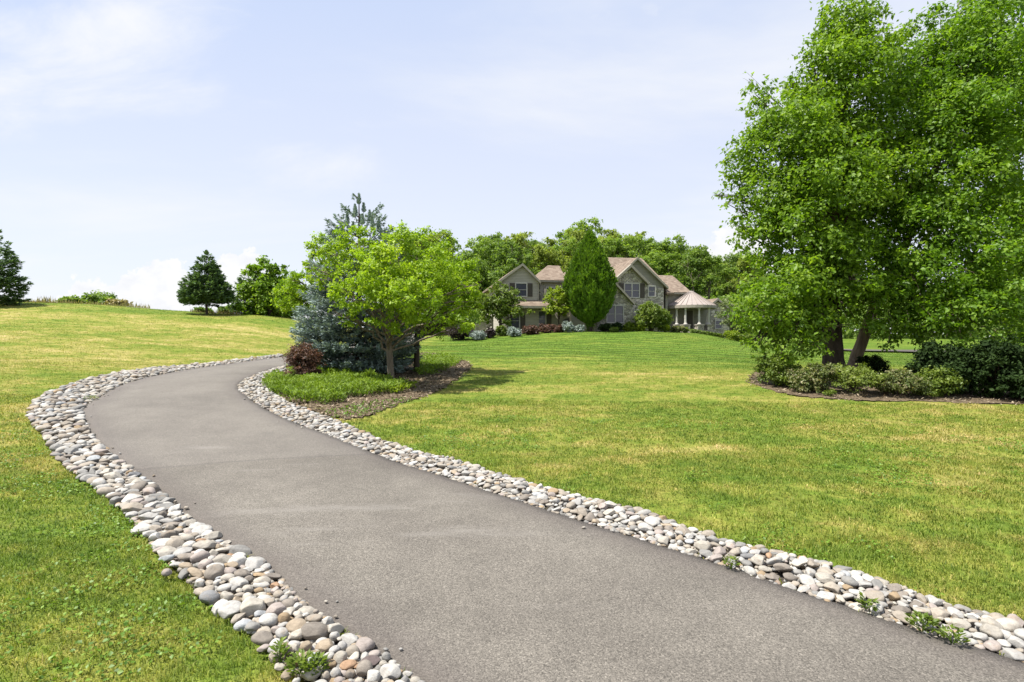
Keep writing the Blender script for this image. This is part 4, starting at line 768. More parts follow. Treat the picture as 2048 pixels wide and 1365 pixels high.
def cone_plant(name, label, px, Y, w, y0, leaf, n, size, seed, cat, shape, mode='up', aspect=.4, jit=.12):
    b = base_at(px, Y); t = thing(name, label, cat, b); g = np.random.default_rng(seed); top = CAMZ+(682.5-y0)/F*Y-b[2]; R0 = w/F*Y/2
    u = g.random(n*2); pr = np.array([shape(x) for x in np.linspace(0, 1, 101)]); k = g.random(n*2)*pr.max() < np.interp(u, np.linspace(0, 1, 101), pr)+.04; u = u[k][:n]; m = len(u); a = g.random(m)*6.28
    lump = vnoise(a*3.4, u*8, 1.0, seed)*.45+vnoise(a*8, u*20, 1.0, seed+1)*.55
    r = np.interp(u, np.linspace(0, 1, 101), pr)*R0*(1-jit*2.6+jit*4.6*lump)*(1-.30*g.random(m)**1.6); d = np.c_[np.cos(a), np.sin(a), np.zeros(m)]
    P = d*r[:, None]; P[:, 2] = u*top; T = unit(d*.5+np.array([0, 0, 1.0])+g.normal(0, .32, (m, 3))); Nn = unit(d+g.normal(0, .5, (m, 3))); L = size*(.6+.8*g.random(m))
    V, Fc = leaf_quads(P, T, Nn, L, L*aspect, .15); foliage('crown', V, Fc, np.repeat(np.clip(.30+lump*.4+g.normal(0, .13, m), 0, 1), 4), leaf, t)
    T = Tubes(); T.add([(0, 0, -.1), (0, 0, top*.5), (0, 0, top*.9)], [R0*.12, R0*.08, R0*.02], 7); T.build('trunk', M['bark_dark'], t)
cone_plant('cypress_tree', 'tall dense egg-shaped evergreen hiding the middle of the house', 1180, 53.5, 98, 468, M['cypress'], 30000, .36, 141, 'tree', pf((0,.04),(.07,.10),(.11,.40),(.18,.70),(.3,.90),(.42,.97),(.54,.92),(.68,.70),(.8,.47),(.9,.27),(1,.04)), jit=.11)
cone_plant('dwarf_spruce', 'small lime-green cone-shaped conifer beside the big round bush', 1330, 56.3, 22, 641, M['lime'], 2200, .11, 142, 'conifer', pf((0,.8),(.1,1.0),(.4,.75),(.8,.28),(1,.03)))
broad_tree('ornamental_tree', 'broad small tree with dense round crown before the gabled wing', 'tree', 1003, 52.5, [(985,590,22),(1005,582,20),(1025,590,20),(970,610,18),(1000,612,28),(1035,612,20),(985,632,20),(1020,632,22),(1048,622,12),(975,600,16),(1005,640,14)],
  9000, .21, M['shrub'], M['bark_dark'], [(1003,672),(1001,650),(1000,610),(1003,585)], [.16,.14,.08,.03], 143, .9, shell=.5)
broad_tree('ornamental_tree', 'small open yellow-green tree beside the tall cypress', 'tree', 1118, 54, [(1108,585,13),(1125,592,14),(1098,602,12),(1115,608,18),(1135,604,13),(1145,612,10),(1100,620,11),(1125,624,12),(1146,598,8)],
  4200, .21, M['lime'], M['bark_dark'], [(1118,668),(1117,640),(1116,610),(1118,590)], [.10,.08,.06,.02], 144, .7, shell=.4)
broad_tree('ornamental_tree', 'wispy silver-green small tree at the far end of the porch', 'tree', 1462, 56.5, [(1445,612,10),(1460,605,14),(1475,620,16),(1450,632,16),(1465,645,16),(1484,640,14),(1440,622,8)],
  3600, .17, M['grey_leaf'], M['bark_dark'], [(1462,675),(1462,650),(1462,610)], [.08,.06,.02], 145, .7, shell=.3)
# scrub beyond the meadow crest
for k, (x0, x1, y0, Y, mt, lb) in enumerate([(118,166,594,50,'wood_leaf','low scrub bush at the start of the crest thicket'), (158,236,582,51,'wood_leaf','tallest rounded bush of the crest thicket'), (215,258,598,50,'dry','dry tawny bush trailing the crest thicket'), (386,424,616,48,'wood_dark','small dark bush behind the lone spruce trunk'), (436,476,610,49,'wood_dark','small dark bush between the lone spruce and the round tree')]):
    px_shrub('scrub_bush', lb, x0, x1, y0, 0, Y, M[mt], 2600, .2, 150+k, group='scrub on the meadow crest')
def crest_weeds():
    g = np.random.default_rng(9); n = 1300; px = np.r_[g.uniform(-40, 300, n), g.uniform(20, 110, 500), g.uniform(380, 480, 500)]; Y = 46+g.random(len(px))*3; x = (px-1024)/F*Y; z = H(x, Y); m = len(px)
    L = (.12+.45*g.random(m)**3)*(.3+vnoise(x, Y, .9, 4)); T = unit(np.c_[g.normal(0, .2, (m, 2)), np.ones(m)]); Nn = unit(g.normal(size=(m, 3))); V, Fc = leaf_quads(np.c_[x, Y, z], T, Nn, L, .03+.04*g.random(m)); o = foliage('tall_weeds', V, Fc, np.repeat(g.random(m), 4), M['dry'], None); o['kind'] = 'stuff'
crest_weeds()

# ------------------------------------------------------------------ wooded hill behind the house
def wood_proto(seed, Hh, leaf, n, spread, label, name='woodland_tree'):
    g = np.random.default_rng(seed); t = thing(name, label, 'tree', (0, 0, 0), 0, 'trees on the hill behind the house'); B = []
    for k in range(11):
        e = g.uniform(.38, .96); a = g.random()*6.28; r = Hh*spread*(1-abs(e-.62)*1.1)*g.uniform(.3, 1.0); q = Hh*g.uniform(.075, .14)
        B.append((math.cos(a)*r, math.sin(a)*r, Hh*e, q*1.15, q*1.15, q*.85))
    wood([(0, 0, -.4), (g.normal(0, .2), 0, Hh*.3), (g.normal(0, .4), g.normal(0, .3), Hh*.65), (g.normal(0, .5), 0, Hh*.92)], [Hh*.017, Hh*.014, Hh*.009, .03], B, seed, 3, .4, start=(.3,.9)).build('trunk', M['bark'] if seed % 2 else M['bark_dark'], t)
    V, Fc, ti = crown(B, int(n*1.5), .33, seed, .25, 9, .25, 'leaf', .65); foliage('crown', V, Fc, ti, leaf, t); return t
PR = []; KIND = []
for s_, hh, lf, n, sp, kd in [(201, 14, 'wood_leaf', 4200, .23, 'open mid-green woodland tree'), (202, 15.5, 'wood_pale', 4000, .20, 'airy pale green woodland tree'), (203, 13.5, 'wood_dark', 4600, .22, 'dark dense woodland tree'), (204, 15, 'wood_leaf', 3400, .18, 'tall slender woodland tree'), (205, 12.5, 'wood_pale', 4400, .25, 'broad yellowish woodland tree'), (206, 14.5, 'wood_dark', 3600, .19, 'gaunt dark woodland tree')]:
    PR.append(wood_proto(s_, hh, M[lf], n, sp, kd)); KIND.append((kd, hh))
def ridge(px):   # skyline of the wood in the photograph
    return float(np.interp(px, [780,850,900,945,960,1000,1030,1060,1100,1160,1200,1240,1280,1320,1370,1420,1470,1510,1560,1700,2100], [500,480,482,500,482,470,468,480,486,462,470,486,474,482,488,505,512,520,530,545,560]))
def landmark(px):
    for x, l in [(930,'behind the yellow-green trees'), (1000,'behind the eave of the gabled wing'), (1050,'behind the small gable peak'), (1125,'behind the hipped roof'), (1235,'behind the tall cypress'), (1300,'behind the stone gable'), (1375,'behind the shingle roof slope'), (1440,'behind the porch roof'), (1530,'past the porch end'), (9999,'seen through the birch trunks')]:
        if px < x: return l
g = np.random.default_rng(19); recs = []
for row, (Y, step, drop) in enumerate([(84, 36, 26), (91, 33, 8), (99, 33, 0), (108, 40, 6)]):
    px = 800+row*13
    while px < 2080:
        p = px+g.uniform(-9, 9); st = step if p < 1520 else step*2.0
        if not (row == 0 and 960 < p < 1000): recs.append((p, Y+g.uniform(-2.5, 2.5), int(g.integers(0, 6)), drop+g.uniform(-20, 14)))
        px += st
labs = {}
for i, (p, Y, k, d) in enumerate(recs): labs.setdefault(('front' if Y < 88 else 'back' if Y > 95 else 'middle', KIND[k][0], landmark(p)), []).append((p, i))
LAB = {}
for (row, kd, lm), v in labs.items():
    v.sort()
    for j, (_, i) in enumerate(v): LAB[i] = '%s %s, %s row' % (kd, lm, row) + ('' if len(v) == 1 else ', %s of %d' % (['first', 'second', 'third', 'fourth', 'fifth', 'sixth', 'seventh', 'eighth'][j], len(v)))
used = set()
for i, (p, Y, k, d) in enumerate(recs):
    x = (p-1024)/F*Y; z = h1(x, Y); top = CAMZ+(682.5-ridge(p)-d)/F*Y; sc = (top-z)/KIND[k][1]; sc = max(sc, .45)
    if k not in used: used.add(k); r = PR[k]; r.location = (x, Y, z); r.scale = (sc*1.02,)*3; r.rotation_euler = (0, 0, g.random()*6.28); r['label'] = LAB[i]
    else: dup(PR[k], (x, Y, z), g.random()*6.28, (sc*g.uniform(.92, 1.15), sc*g.uniform(.92, 1.15), sc), LAB[i], 'trees on the hill behind the house')
def bare():
    b = base_at(1386, 80); t = thing('dead_tree', 'thin bare pale dead tree rising behind the porch roof', 'tree', b); T = Tubes(); top = CAMZ+(682.5-545)/F*80-b[2]
    T.add([(0, 0, -.2), (.1, 0, top*.7), (-.1, 0, top*.85), (1.3, 0, top)], [.10, .08, .06, .02], 6); T.add([(0, 0, top*.8), (-.3, 0, top*.95), (.2, .1, top*1.08)], [.05, .04, .02], 5); T.build('trunk', M['bark'], t)
bare()
def understory():      # the closed mass of saplings and brush below the crowns
    g = np.random.default_rng(31); n = 70000; px = g.uniform(740, 2150, n); Y = np.where(g.random(n) < .35, g.uniform(76, 82, n), g.uniform(86, 116, n)); x = (px-1024)/F*Y; hgt = np.where(Y < 84, 2.5+3.2*vnoise(x, Y, .3, 7), 5.5+4.5*vnoise(x, Y, .22, 6)); z = H(x, Y)+hgt*g.random(n)**.8
    cl = vnoise(x*1.0, z*1.3, .9, 61)*.5+vnoise(x, z, 2.6, 62)*.5; k = cl > .30; x, Y, z, cl = x[k], Y[k], z[k], cl[k]; m = len(x); Nn = unit(np.c_[g.normal(0, .6, m), -.4+g.normal(0, .5, m), .6+g.normal(0, .4, m)]); T = unit(np.cross(Nn, g.normal(size=(m, 3)))); L = .34+.34*g.random(m)
    V, Fc = leaf_quads(np.c_[x, Y, z], T, Nn, L, L*.7); o = foliage('woods_undergrowth', V, Fc, np.repeat(np.clip(.15+cl*.6+g.normal(0, .15, m), 0, 1), 4), M['wood_leaf'], None); o['kind'] = 'stuff'
understory()


# ------------------------------------------------------------------ the house
YAW = R(10.3); HO = np.array([(1180-1024)/F*57, 57.0, 0.0]); HO[2] = h1(HO[0], HO[1])-.1
EX = np.array([math.cos(YAW), math.sin(YAW), 0]); EY = np.array([-math.sin(YAW), math.cos(YAW), 0]); CAMP = np.array([0, 0, CAMZ])
def hp(px, py, v=0.0):
    """point (u, w) of the house's own frame on the plane at depth v, read off the photograph"""
    d = np.array([(px-1024)/F, 1, (682.5-py)/F]); t = (v+(HO-CAMP)@EY)/(d@EY); p = CAMP+d*t-HO; return float(p@EX), float(p[2])
house = thing('house', 'large grey gabled house with stone front and brown shingle roof on the hill', 'house', tuple(HO), YAW)
B0 = -1.6     # foundations run into the slope
def gable_block(front, apex, lft, rgt, v0, v1, mat, ov=.35, roofmat='shingle', th=.17, rake=True, name='wall', base=B0, ul=None, ur=None):
    """front: (u0,u1) of the wall; apex/lft/rgt: (u,w) of the roof line"""
    def roofw(u): return apex[1]+(lft[1]-apex[1])*(apex[0]-u)/(apex[0]-lft[0]) if u < apex[0] else apex[1]+(rgt[1]-apex[1])*(u-apex[0])/(rgt[0]-apex[0])
    u0, u1 = front; m = MB(); m.prism([(u0, base), (u1, base), (u1, roofw(u1)-th-.02), (apex[0], apex[1]-th-.03), (u0, roofw(u0)-th-.02)], v0, v1); m.build(name, M[mat], house)
    r = MB(); f = v0-ov; k = v1+.2
    r.slab([(lft[0], f, lft[1]), (apex[0], f, apex[1]), (apex[0], k, apex[1]), (lft[0], k, lft[1])], -th) if False else None
    for a, b in ((lft, apex), (apex, rgt)):
        r.hexa([(a[0], f, a[1]-th), (b[0], f, b[1]-th), (b[0], k, b[1]-th), (a[0], k, a[1]-th), (a[0], f, a[1]), (b[0], f, b[1]), (b[0], k, b[1]), (a[0], k, a[1])])
    r.build('roof', M[roofmat], house)
    if rake:
        t = MB(); h = .23
        for a, b in ((lft, apex), (apex, rgt)):
            t.hexa([(a[0], f-.05, a[1]-h), (b[0], f-.05, b[1]-h), (b[0], f-.004, b[1]-h), (a[0], f-.004, a[1]-h), (a[0], f-.05, a[1]+.02), (b[0], f-.05, b[1]+.02), (b[0], f-.004, b[1]+.02), (a[0], f-.004, a[1]+.02)])
            t.hexa([(a[0], f+.01, a[1]-th-.05), (b[0], f+.01, b[1]-th-.05), (b[0], v0-.01, b[1]-th-.05), (a[0], v0-.01, a[1]-th-.05), (a[0], f+.01, a[1]-th-.005), (b[0], f+.01, b[1]-th-.005), (b[0], v0-.01, b[1]-th-.005), (a[0], v0-.01, a[1]-th-.005)])
        t.build('rake_trim', M['trim'], house)
def hip_block(u0, u1, v0, v1, we, ua, ub, vr, wr, mat='siding', ov=.4, base=B0, name='wall'):
    m = MB(); m.box(u0, u1, v0, v1, base, we-.21); m.build(name, M[mat], house)
    a0, a1, b0, b1 = u0-ov, u1+ov, v0-ov, v1+ov; r = MB(); n = len(r.v)
    r.v += [(a0,b0,we-.02),(a1,b0,we-.02),(a1,b1,we-.02),(a0,b1,we-.02),(ua,vr,wr),(ub,vr,wr)]; r.f += [[0,1,5,4],[1,2,5],[2,3,4,5],[3,0,4],[3,2,1,0]]
    r.build('roof', M['shingle'], house)
    t = MB(); t.box(a0+.03, a1-.03, b0+.03, b1-.03, we-.22, we-.03); t.build('fascia', M['trim'], house)
def window(x0, y0, x1, y1, v, cols=1, rail=True, shut=(), sill=True, nm='window', fw=.10):
    u0, w1 = hp(x0, y0, v); u1, w0 = hp(x1, y1, v); f = MB()
    f.box(u0-fw, u1+fw, v-.08, v+.02, w1, w1+fw*1.2); f.box(u0-fw, u1+fw, v-.08, v+.02, w0-fw, w0); f.box(u0-fw, u0, v-.078, v+.02, w0, w1); f.box(u1, u1+fw, v-.078, v+.02, w0, w1)
    for k in range(1, cols): q = u0+(u1-u0)*k/cols; f.box(q-.06, q+.06, v-.076, v+.02, w0, w1)
    o = f.build(nm, M['white_trim'], house); p = MB(); p.box(u0-.002, u1+.002, v-.02, v+.03, w0-.002, w1+.002); p.build('pane', M['glass'], o)
    mr = MB(); hh = (w0+w1)/2; mr.box(u0, u1, v-.05, v-.021, hh-.022, hh+.022)
    mr.build('sash', M['white_trim'], o)
    for sd in shut:
        g = MB(); a, b = (u0-fw-.52, u0-fw-.03) if sd < 0 else (u1+fw+.03, u1+fw+.52); g.box(a, b, v-.06, v+.01, w0-.05, w1+.05)
        for k in range(9): z = w0+(w1-w0)*(k+.5)/9; g.box(a+.05, b-.05, v-.075, v-.06, z-.05, z+.03)
        g.build('shutter', M['shutter'], house)
def corner(px, v, y0, y1):
    u, w1 = hp(px, y0, v); _, w0 = hp(px, y1, v); c = MB(); c.box(u-.11, u+.03, v-.035, v+.09, w0, w1); c.build('corner_board', M['trim'], house)
# gabled garage wing
A_ap = hp(1045.4, 527, -.35); A_l = hp(989, 568.5, -.35); A_r = hp(1081.5, 563.5, -.35)
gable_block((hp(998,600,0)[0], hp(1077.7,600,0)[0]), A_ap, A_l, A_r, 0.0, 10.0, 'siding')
window(1032, 567.5, 1052.5, 592.5, 0.0, 1, shut=(1, -1)); corner(1077.6, 0.0, 566, 600)
pe = MB(); uL, wT = hp(996, 600, 0.0); uR, _ = hp(1124, 600, 0.0); _, wB = hp(1040, 612, -1.0)
pe.hexa([(uL,-1.0,wB-.18),(uR,-1.0,wB-.18),(uR,-.003,wB-.18),(uL,-.003,wB-.18),(uL,-1.0,wB),(uR,-1.0,wB),(uR,-.003,wT),(uL,-.003,wT)]); pe.build('pent_roof', M['shingle'], house)
pf_ = MB(); pf_.box(uL-.03, uR+.03, -1.05, -1.004, wB-.22, wB+.01); pf_.build('fascia', M['trim'], house)
lw = MB(); lw.box(hp(1079,640,.1)[0], hp(1126,640,.1)[0], .1, 6, B0, hp(1080,611,.1)[1]); lw.build('wall', M['siding'], house)
window(1076, 623, 1090.5, 654, 0.1, 1, shut=(-1, 1)); window(1020, 628, 1038, 656, 0.0, 1, shut=(1,))
# recessed hipped part between wing and main house
ue0 = hp(1078, 560, 1.3)[0]; ue1 = hp(1124, 560, 1.3)[0]; we = hp(1103, 560.5, 1.0)[1]
hip_block(ue0+.1, ue1, 1.3, 9.4, we, hp(1096,535,4.5)[0], hp(1119,531,4.5)[0], 4.6, hp(1119,531.5,4.5)[1])
window(1093, 576, 1107, 590, 1.3, 1); corner(1124.6, 1.3, 562, 600); corner(1089, 1.3, 565, 600)
rl = MB(); a = hp(1078, 580, .35); b = hp(1090, 593, .35)
rl.beam((a[0], .35, a[1]), (b[0], .35, b[1]), (0,0,1), .08, .12); rl.beam((a[0], .35, a[1]-.35), (b[0], .35, b[1]-.35), (0,0,1), .06, .08); c = hp(1091.5, 578, .35); rl.box(c[0]-.09, c[0]+.09, .26, .44, hp(1091,605,.35)[1], c[1]); rl.build('balcony_rail', M['trim'], house)
# stair skirts of pale boards
for (x0, y0, x1, y1, hh) in ((1117, 643, 1141, 632, .85), (951, 668, 985, 650, .8)):
    v = -1.4; a = hp(x0, y0, v); b = hp(x1, y1, v); k = MB()
    for j in range(4): k.beam((a[0], v, a[1]+.12+j*hh/4), (b[0], v, b[1]+.12+j*hh/4), (0,0,1), .05, hh/4*.82)
    k.beam((a[0], v-.01, a[1]), (b[0], v-.01, b[1]), (0,0,1), .1, .14)
    for q in (a, b): k.box(q[0]-.08, q[0]+.08, v-.07, v+.09, B0, q[1]+hh+.15)
    k.build('stair_rail', M['trim'], house)
# main roof behind, hipped
hip_block(hp(1140,560,2.4)[0], hp(1318,560,2.4)[0], 2.4, 12.5, hp(1200,562,2.0)[1], hp(1170,512,7)[0], hp(1285,512,7)[0], 7.2, hp(1216,514.5,7)[1], ov=.45)
# stone gabled main front
C_ap = hp(1275.5, 514.5, -.65); C_l = hp(1213, 576, -.65); C_r = hp(1337, 574.5, -.65)
gable_block((hp(1224,600,-.3)[0], hp(1327,600,-.3)[0]), C_ap, C_l, C_r, -.3, 9.5, 'siding_dark')
st = MB(); sv = -.52; pts = [hp(1224.5,660,sv)[0], hp(1327.5,660,sv)[0]]; ap = hp(1263, 530, sv); l_ = hp(1224.5, 565.5, sv); r_ = hp(1311, 575, sv); r2 = hp(1327.5, 577.5, sv)
st.prism([(pts[0], B0), (pts[1], B0), (pts[1], r2[1]), (r_[0], r_[1]), ap, (pts[0], l_[1])], sv, -.31); st.build('stone_wall', M['veneer'], house)
rk = MB(); vv = -1.0; a = hp(1263, 528.5, vv); l2 = hp(1216.5, 571, vv); r3 = hp(1298, 564, vv)
for p, q in ((l2, a), (a, r3)): rk.hexa([(p[0], vv, p[1]-.30), (q[0], vv, q[1]-.30), (q[0], -.50, q[1]-.30), (p[0], -.50, p[1]-.30), (p[0], vv, p[1]), (q[0], vv, q[1]), (q[0], -.50, q[1]), (p[0], -.50, p[1])])
rk.build('rake_trim', M['trim'], house)
window(1249.5, 568, 1277.5, 595, sv, 2, shut=(-1, 1)); window(1297, 573.5, 1309.5, 592.5, sv, 1)
ar = MB(); q0 = hp(1246, 566, sv); q1 = hp(1281, 566.5, sv); um = (q0[0]+q1[0])/2; hw_ = (q1[0]-q0[0])/2; n_ = 9
for k in range(n_):
    a0 = math.pi*(.12+.76*k/n_); a1 = math.pi*(.12+.76*(k+.9)/n_)
    P = [(um+hw_*.98*math.cos(t)*r, q0[1]-.30+(.85*math.sin(t))*r+.1) for t, r in ((a0,1),(a1,1),(a1,1.32),(a0,1.32))]; ar.prism(P[::1], sv-.05, sv+.01)
ar.build('stone_arch', M['slab'], house)
dw = MB(); a = hp(1269, 632, -.4); b = hp(1284, 662, -.4); dw.box(a[0], b[0], -.62, sv-.003, B0, a[1]); dw.build('door', M['shutter'], house)
# one-storey entry gable
D_ap = hp(1229.5, 563, -2.35); D_l = hp(1189, 606, -2.35); D_r = hp(1269.5, 606, -2.35)
gable_block((hp(1194,640,-2)[0], hp(1265.5,640,-2)[0]), D_ap, D_l, D_r, -2.0, -.53, 'veneer', name='stone_wall')
window(1214, 612, 1245.5, 645, -2.0, 2)
# right wing with hip
hip_block(hp(1322,590,.9)[0], hp(1373,590,.9)[0], .9, 9.5, hp(1350,584.5,.6)[1], hp(1300,552,4.6)[0], hp(1348,563,4.6)[0], 5.0, hp(1322,551,5)[1], mat='siding_dark')
rr_ = MB(); a = hp(1321,574,-.2); b = hp(1343,577,-.2); c = hp(1321, 585, -.7); d = hp(1343, 586, -.7)
rr_.hexa([(a[0]+.5,-.72,c[1]-.2),(d[0]+.3,-.72,c[1]-.2),(d[0]+.3,.85,c[1]-.2),(a[0]+.5,.85,c[1]-.2),(a[0]+.5,-.72,c[1]),(d[0]+.3,-.72,c[1]),(d[0]+.1,.85,a[1]+.35),(a[0]+.5,.85,a[1]+.35)]); rr_.build('roof', M['shingle'], house)
bw = MB(); bw.box(hp(1326,600,-.1)[0]+.3, hp(1336,600,-.1)[0], -.05, .9, B0, c[1]-.22); bw.build('wall', M['siding_dark'], house)
# rear range behind the porch
rg = MB(); rg.box(hp(1328,640,1.6)[0], hp(1422,640,1.6)[0], 1.6, 9, B0, hp(1380,606,1.6)[1]); rg.build('wall', M['siding_dark'], house)
rt = MB(); a = hp(1328, 606, 1.2); b = hp(1424, 606, 1.2); rt.hexa([(a[0],1.15,a[1]-.15),(b[0],1.15,a[1]-.15),(b[0],9.2,a[1]-.15),(a[0],9.2,a[1]-.15),(a[0],1.15,a[1]+.02),(b[0],1.15,a[1]+.02),(b[0],6,a[1]+.9),(a[0],6,a[1]+.9)]); rt.build('roof', M['shingle'], house)
corner(1387, 1.6, 618, 660)
fd = MB(); a = hp(1372.5, 622, 1.6); b = hp(1385, 660, 1.6); fd.box(a[0], b[0], 1.52, 1.597, B0, a[1]); fd.build('door', M['shutter'], house)
# porch with conical standing-seam roof
pc = .35; pu, pw = hp(1382, 582, pc); er = hp(1425.7, 608, pc)[0]-pu; ew = hp(1382, 609.5, pc-er)[1]; ns = 28
pr = MB()
for k in range(ns):
    a0 = 2*math.pi*k/ns; a1 = 2*math.pi*(k+1)/ns; c0, s0, c1, s1 = math.cos(a0), math.sin(a0), math.cos(a1), math.sin(a1)
    pr.poly([(pu, pc, pw), (pu+er*c0, pc+er*s0, ew), (pu+er*c1, pc+er*s1, ew)])
    pr.beam((pu+.12*c0, pc+.12*s0, pw-.05), (pu+er*c0, pc+er*s0, ew+.03), (0,0,1), .035, .07)
pr.build('porch_roof', M['metal'], house)
pb = MB(); pb.lathe(pu, pc, [(er-.02, ew-.30), (er+.03, ew-.28), (er+.03, ew-.02), (er-.05, ew-.006)], 40); pb.build('porch_fascia', M['trim'], house)
fl = MB(); fl.lathe(pu, pc, [(er-.1, -1.2), (er-.1, .22)], 40); fl.build('porch_floor', M['slab'], house)
for (px, py) in ((1353.5, 652), (1371, 652), (1398.3, 650), (1418, 648)):
    # columns stand on the circle just inside the eave
    R1 = er-.35; best = None
    for v in np.linspace(pc-R1, pc+R1*.6, 80):
        u, _ = hp(px, py, v); dd = abs(math.hypot(u-pu, v-pc)-R1)
        if best is None or dd < best[0]: best = (dd, u, v)
        if best[0] < .05 and dd > best[0]: break
    u, v = best[1:]; wt = ew-.28; wp = .22+.62
    cl = MB(); cl.lathe(u, v, [(.19, wp), (.19, wp+.08), (.115, wp+.16), (.112, wp+.9), (.088, wt-.2), (.14, wt-.12), (.14, wt)], 14); cl.build('column', M['white_trim'], house)
    p = MB(); p.box(u-.34, u+.34, v-.34, v+.34, -1.0, wp-.11); po = p.build('stone_pier', M['veneer'], house); q = MB(); q.box(u-.40, u+.40, v-.40, v+.40, wp-.108, wp-.003); q.build('pier_cap', M['slab'], po)
# far stone gable
G_ap = hp(1436.5, 596.5, 1.65); G_l = hp(1413, 617, 1.65); G_r = hp(1462, 618, 1.65)
gable_block((hp(1416,640,2)[0], hp(1459,640,2)[0]), G_ap, G_l, G_r, 2.0, 9.0, 'veneer', name='stone_wall', ov=.3); window(1431, 642, 1442.5, 657, 2.0, 1)
og = base_at(1415.5, 58.2); t = thing('garden_ornament', 'pale slender pointed ornament beside the last porch column', 'ornament', og); m = MB(); k = MB(); z = .22+HO[2]-og[2]+.5
m.lathe(0, 0, [(.16, -.1), (.16, z*.9), (.26, z*.92), (.24, z+.1), (.13, z+.9), (.03, z+1.35)], 12); m.build('body', M['pale'], t)
# ------------------------------------------------------------------ fence and far road
def fence():
    a = base_at(830, 53.5); b = base_at(900, 55.5); t = thing('picket_fence', 'low dark brown wooden fence between the yellow-green tree and the purple shrub', 'fence', a); d = b-a; n = 30; p = MB(); hgt = .95
    for k in range(n+1):
        q = d*k/n; p.box(q[0]-.05, q[0]+.05, q[1]-.012, q[1]+.012, q[2]-.25, q[2]+hgt)
    p.build('panel', M['dark_wood'], t); r = MB()
    for h in (.25, .75): r.beam((0, .05, h), tuple(d+np.array([0, .05, h])), (0,0,1), .05, .09)
    r.build('rail', M['dark_wood'], t)
    for k in range(5): q = d*k/4; m = MB(); m.box(q[0]-.06, q[0]+.06, q[1]+.03, q[1]+.15, q[2]-.4, q[2]+hgt+.08); m.build('post', M['dark_wood'], t)
fence()
xs = np.linspace(31, 75, 60); yy = 52+(xs-22)*.02; ys = np.linspace(0, 1, 6); X = np.repeat(xs[:, None], 6, 1); Y = yy[:, None]+ys[None]*5.5
ii = (np.arange(59)[:, None]*6+np.arange(5)[None]).ravel(); o = np_mesh('far_road', np.c_[X.ravel(), Y.ravel(), (H(X, Y)+.14).ravel()], np.c_[ii, ii+6, ii+7, ii+1], M['road'], smooth=True); o['kind'] = 'structure'

# ------------------------------------------------------------------ sky, sun, camera
SUN_EL, SUN_AZ = R(64), R(-107)      # azimuth clockwise from straight ahead: high, from the left and a little behind the camera
sd = Vector((math.sin(SUN_AZ)*math.cos(SUN_EL), math.cos(SUN_AZ)*math.cos(SUN_EL), math.sin(SUN_EL)))
W = bpy.data.worlds.new('World'); S.world = W; W.use_nodes = True; nt = W.node_tree; nt.nodes.clear(); q = N(nt)
sky = nt.nodes.new('ShaderNodeTexSky'); sky.sky_type = 'NISHITA'; sky.sun_disc = False; sky.sun_elevation = SUN_EL; sky.sun_rotation = SUN_AZ; sky.air_density = 1.0; sky.dust_density = 1.2; sky.ozone_density = 1.5; sky.altitude = 200
dv = q.n('ShaderNodeTexCoord').outputs['Generated']; sp = q.n('ShaderNodeSeparateXYZ', {0: dv}); dx, dy, dz = sp.outputs
ay = q.math('ADD', q.math('ABSOLUTE', dy), .03); p_ = q.math('DIVIDE', dx, ay); e_ = q.math('DIVIDE', dz, ay); pe_ = q.n('ShaderNodeCombineXYZ', {0: p_, 1: e_, 2: 0.0}).outputs[0]
# thin high cloud, combed sideways
cz = q.math('ADD', dz, .10); cu = q.n('ShaderNodeCombineXYZ', {0: q.math('DIVIDE', dx, cz), 1: q.math('DIVIDE', dy, cz), 2: 0.0}).outputs[0]
c1 = q.noise(q.map(cu, (.42, .85, 1), (0, 0, R(20)), (6.3, 1.7, 0)), 1, 6, .58, .35); c2 = q.noise(q.map(cu, (.22, .30, 1), (0, 0, 0), (2.1, 9.4, 0)), 1, 3, .5)
veil = q.math('MULTIPLY', q.smooth(q.math('ADD', q.math('MULTIPLY', c1, .62), q.math('MULTIPLY', c2, .38)), .44, .68), .85)
wisp = None
c3 = q.noise(q.map(pe_, (2.6, 6.5, 1), (0, 0, R(-9)), (1.3, 4.2, 0)), 1, 6, .62, .5)
for (pc_, ec_, sp_, se_, am_) in ((-.78,.52,.26,.10,.85), (-.66,.42,.24,.05,.65), (-.88,.44,.12,.07,.8), (-.33,.30,.14,.045,.7), (.23,.555,.17,.04,.55), (.34,.41,.13,.04,.6), (-.12,.36,.3,.05,.4), (-.55,.25,.2,.04,.45), (.12,.26,.25,.03,.4)):   # the wisps of that day, by bearing and height
    dd = q.math('ADD', q.math('POWER', q.math('DIVIDE', q.math('SUBTRACT', p_, pc_), sp_), 2.0), q.math('POWER', q.math('DIVIDE', q.math('SUBTRACT', e_, ec_), se_), 2.0))
    g_ = q.math('MULTIPLY', q.math('EXPONENT', q.math('MULTIPLY', dd, -.7)), am_); wisp = g_ if wisp is None else q.math('MAXIMUM', wisp, g_)
veil = q.math('MAXIMUM', veil, q.smooth(q.math('ADD', wisp, q.math('MULTIPLY', q.math('SUBTRACT', c3, .5), 1.9)), .30, 1.25))
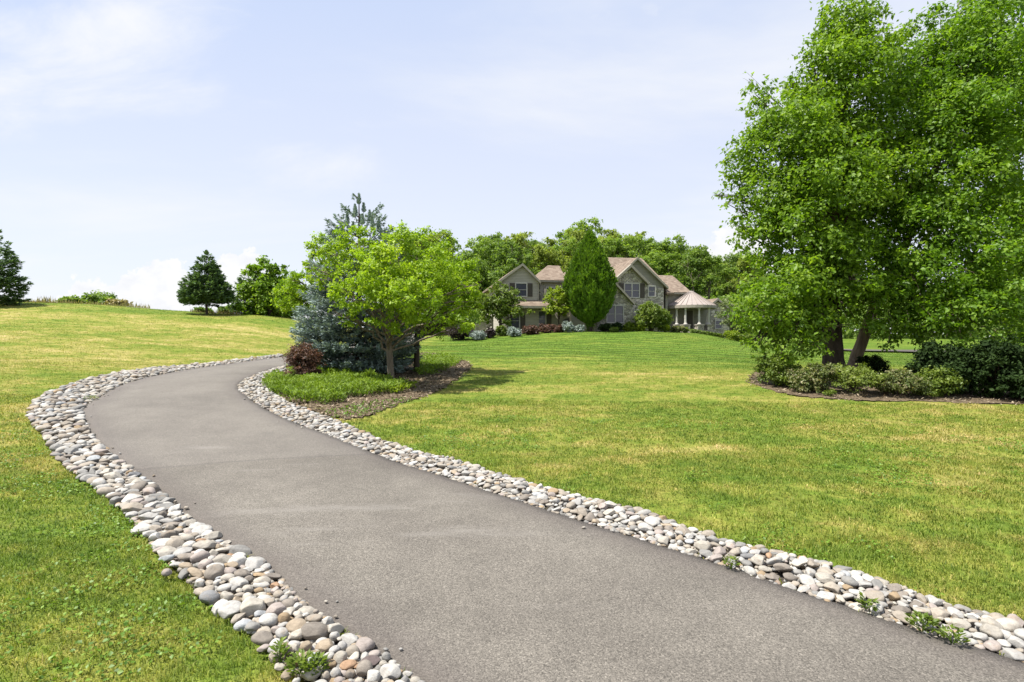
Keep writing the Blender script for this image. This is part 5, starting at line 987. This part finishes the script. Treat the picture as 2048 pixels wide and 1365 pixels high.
# cumulus banks low in the distance
top = q.ramp(q.math('MULTIPLY_ADD', p_, .5, .5), [(0, .10), (.04, .12), (.09, .30), (.17, .46), (.215, .62), (.235, .40), (.26, .62), (.28, .66), (.305, .40), (.40, .0), (.63, .10), (.655, .62), (.70, .88), (.74, .60), (.80, .4), (1, .3)])
n1 = q.noise(pe_, 17, 5, .62); n2 = q.noise(pe_, 55, 3, .6); lim = q.math('ADD', q.math('MULTIPLY', top, .25), q.math('MULTIPLY', q.math('ADD', q.math('SUBTRACT', n1, .5), q.math('MULTIPLY', q.math('SUBTRACT', n2, .5), .25)), .14))
cum = q.math('MULTIPLY', q.smooth(q.math('SUBTRACT', lim, e_), -.002, .008), q.smooth(top, .02, .10))
SKY_S = .14
base = q.mix(1.0, sky.outputs[0], (SKY_S, SKY_S*.95, SKY_S*.95), 'MULTIPLY')
air = q.ramp(e_, [(0, (.385,.395,.434)), (.18, (.370,.385,.433)), (.38, (.335,.360,.430)), (.62, (.285,.328,.428))]); base = q.mix(.87, base, air)   # bright summer haze
WH = (.435, .44, .45); c = q.mix(veil, base, WH)
shade = q.ramp(q.noise(q.map(pe_, (1, 1.6, 1), loc=(0, -.02, 0)), 22, 4, .6), [(.35, (.415,.421,.438)), (.6, (.462,.462,.464))])
c = q.mix(q.math('MULTIPLY', cum, .93), c, shade)
bg = nt.nodes.new('ShaderNodeBackground'); nt.links.new(c, bg.inputs[0]); bg.inputs[1].default_value = 1.0; wo = nt.nodes.new('ShaderNodeOutputWorld'); nt.links.new(bg.outputs[0], wo.inputs[0])
L = bpy.data.lights.new('sun', 'SUN'); L.energy = 4.2; L.angle = R(.53); L.color = (1.0, .955, .88); lo = bpy.data.objects.new('sun', L); COL.objects.link(lo); lo.rotation_euler = sd.to_track_quat('Z', 'Y').to_euler()
cam = bpy.data.cameras.new('camera'); cam.lens = 20.0; cam.sensor_width = 36.0; cam.clip_start = .05; cam.clip_end = 4000; co = bpy.data.objects.new('camera', cam); COL.objects.link(co); co.location = (0, 0, CAMZ); co.rotation_euler = (R(90), 0, 0); S.camera = co
vs = S.view_settings; vs.view_transform = 'Standard'; vs.look = 'None'; vs.exposure = 1.16; vs.gamma = 1.0; vs.use_curve_mapping = False
S.cycles.max_bounces = 8; S.cycles.diffuse_bounces = 4; S.cycles.transmission_bounces = 6; S.cycles.use_denoising = True
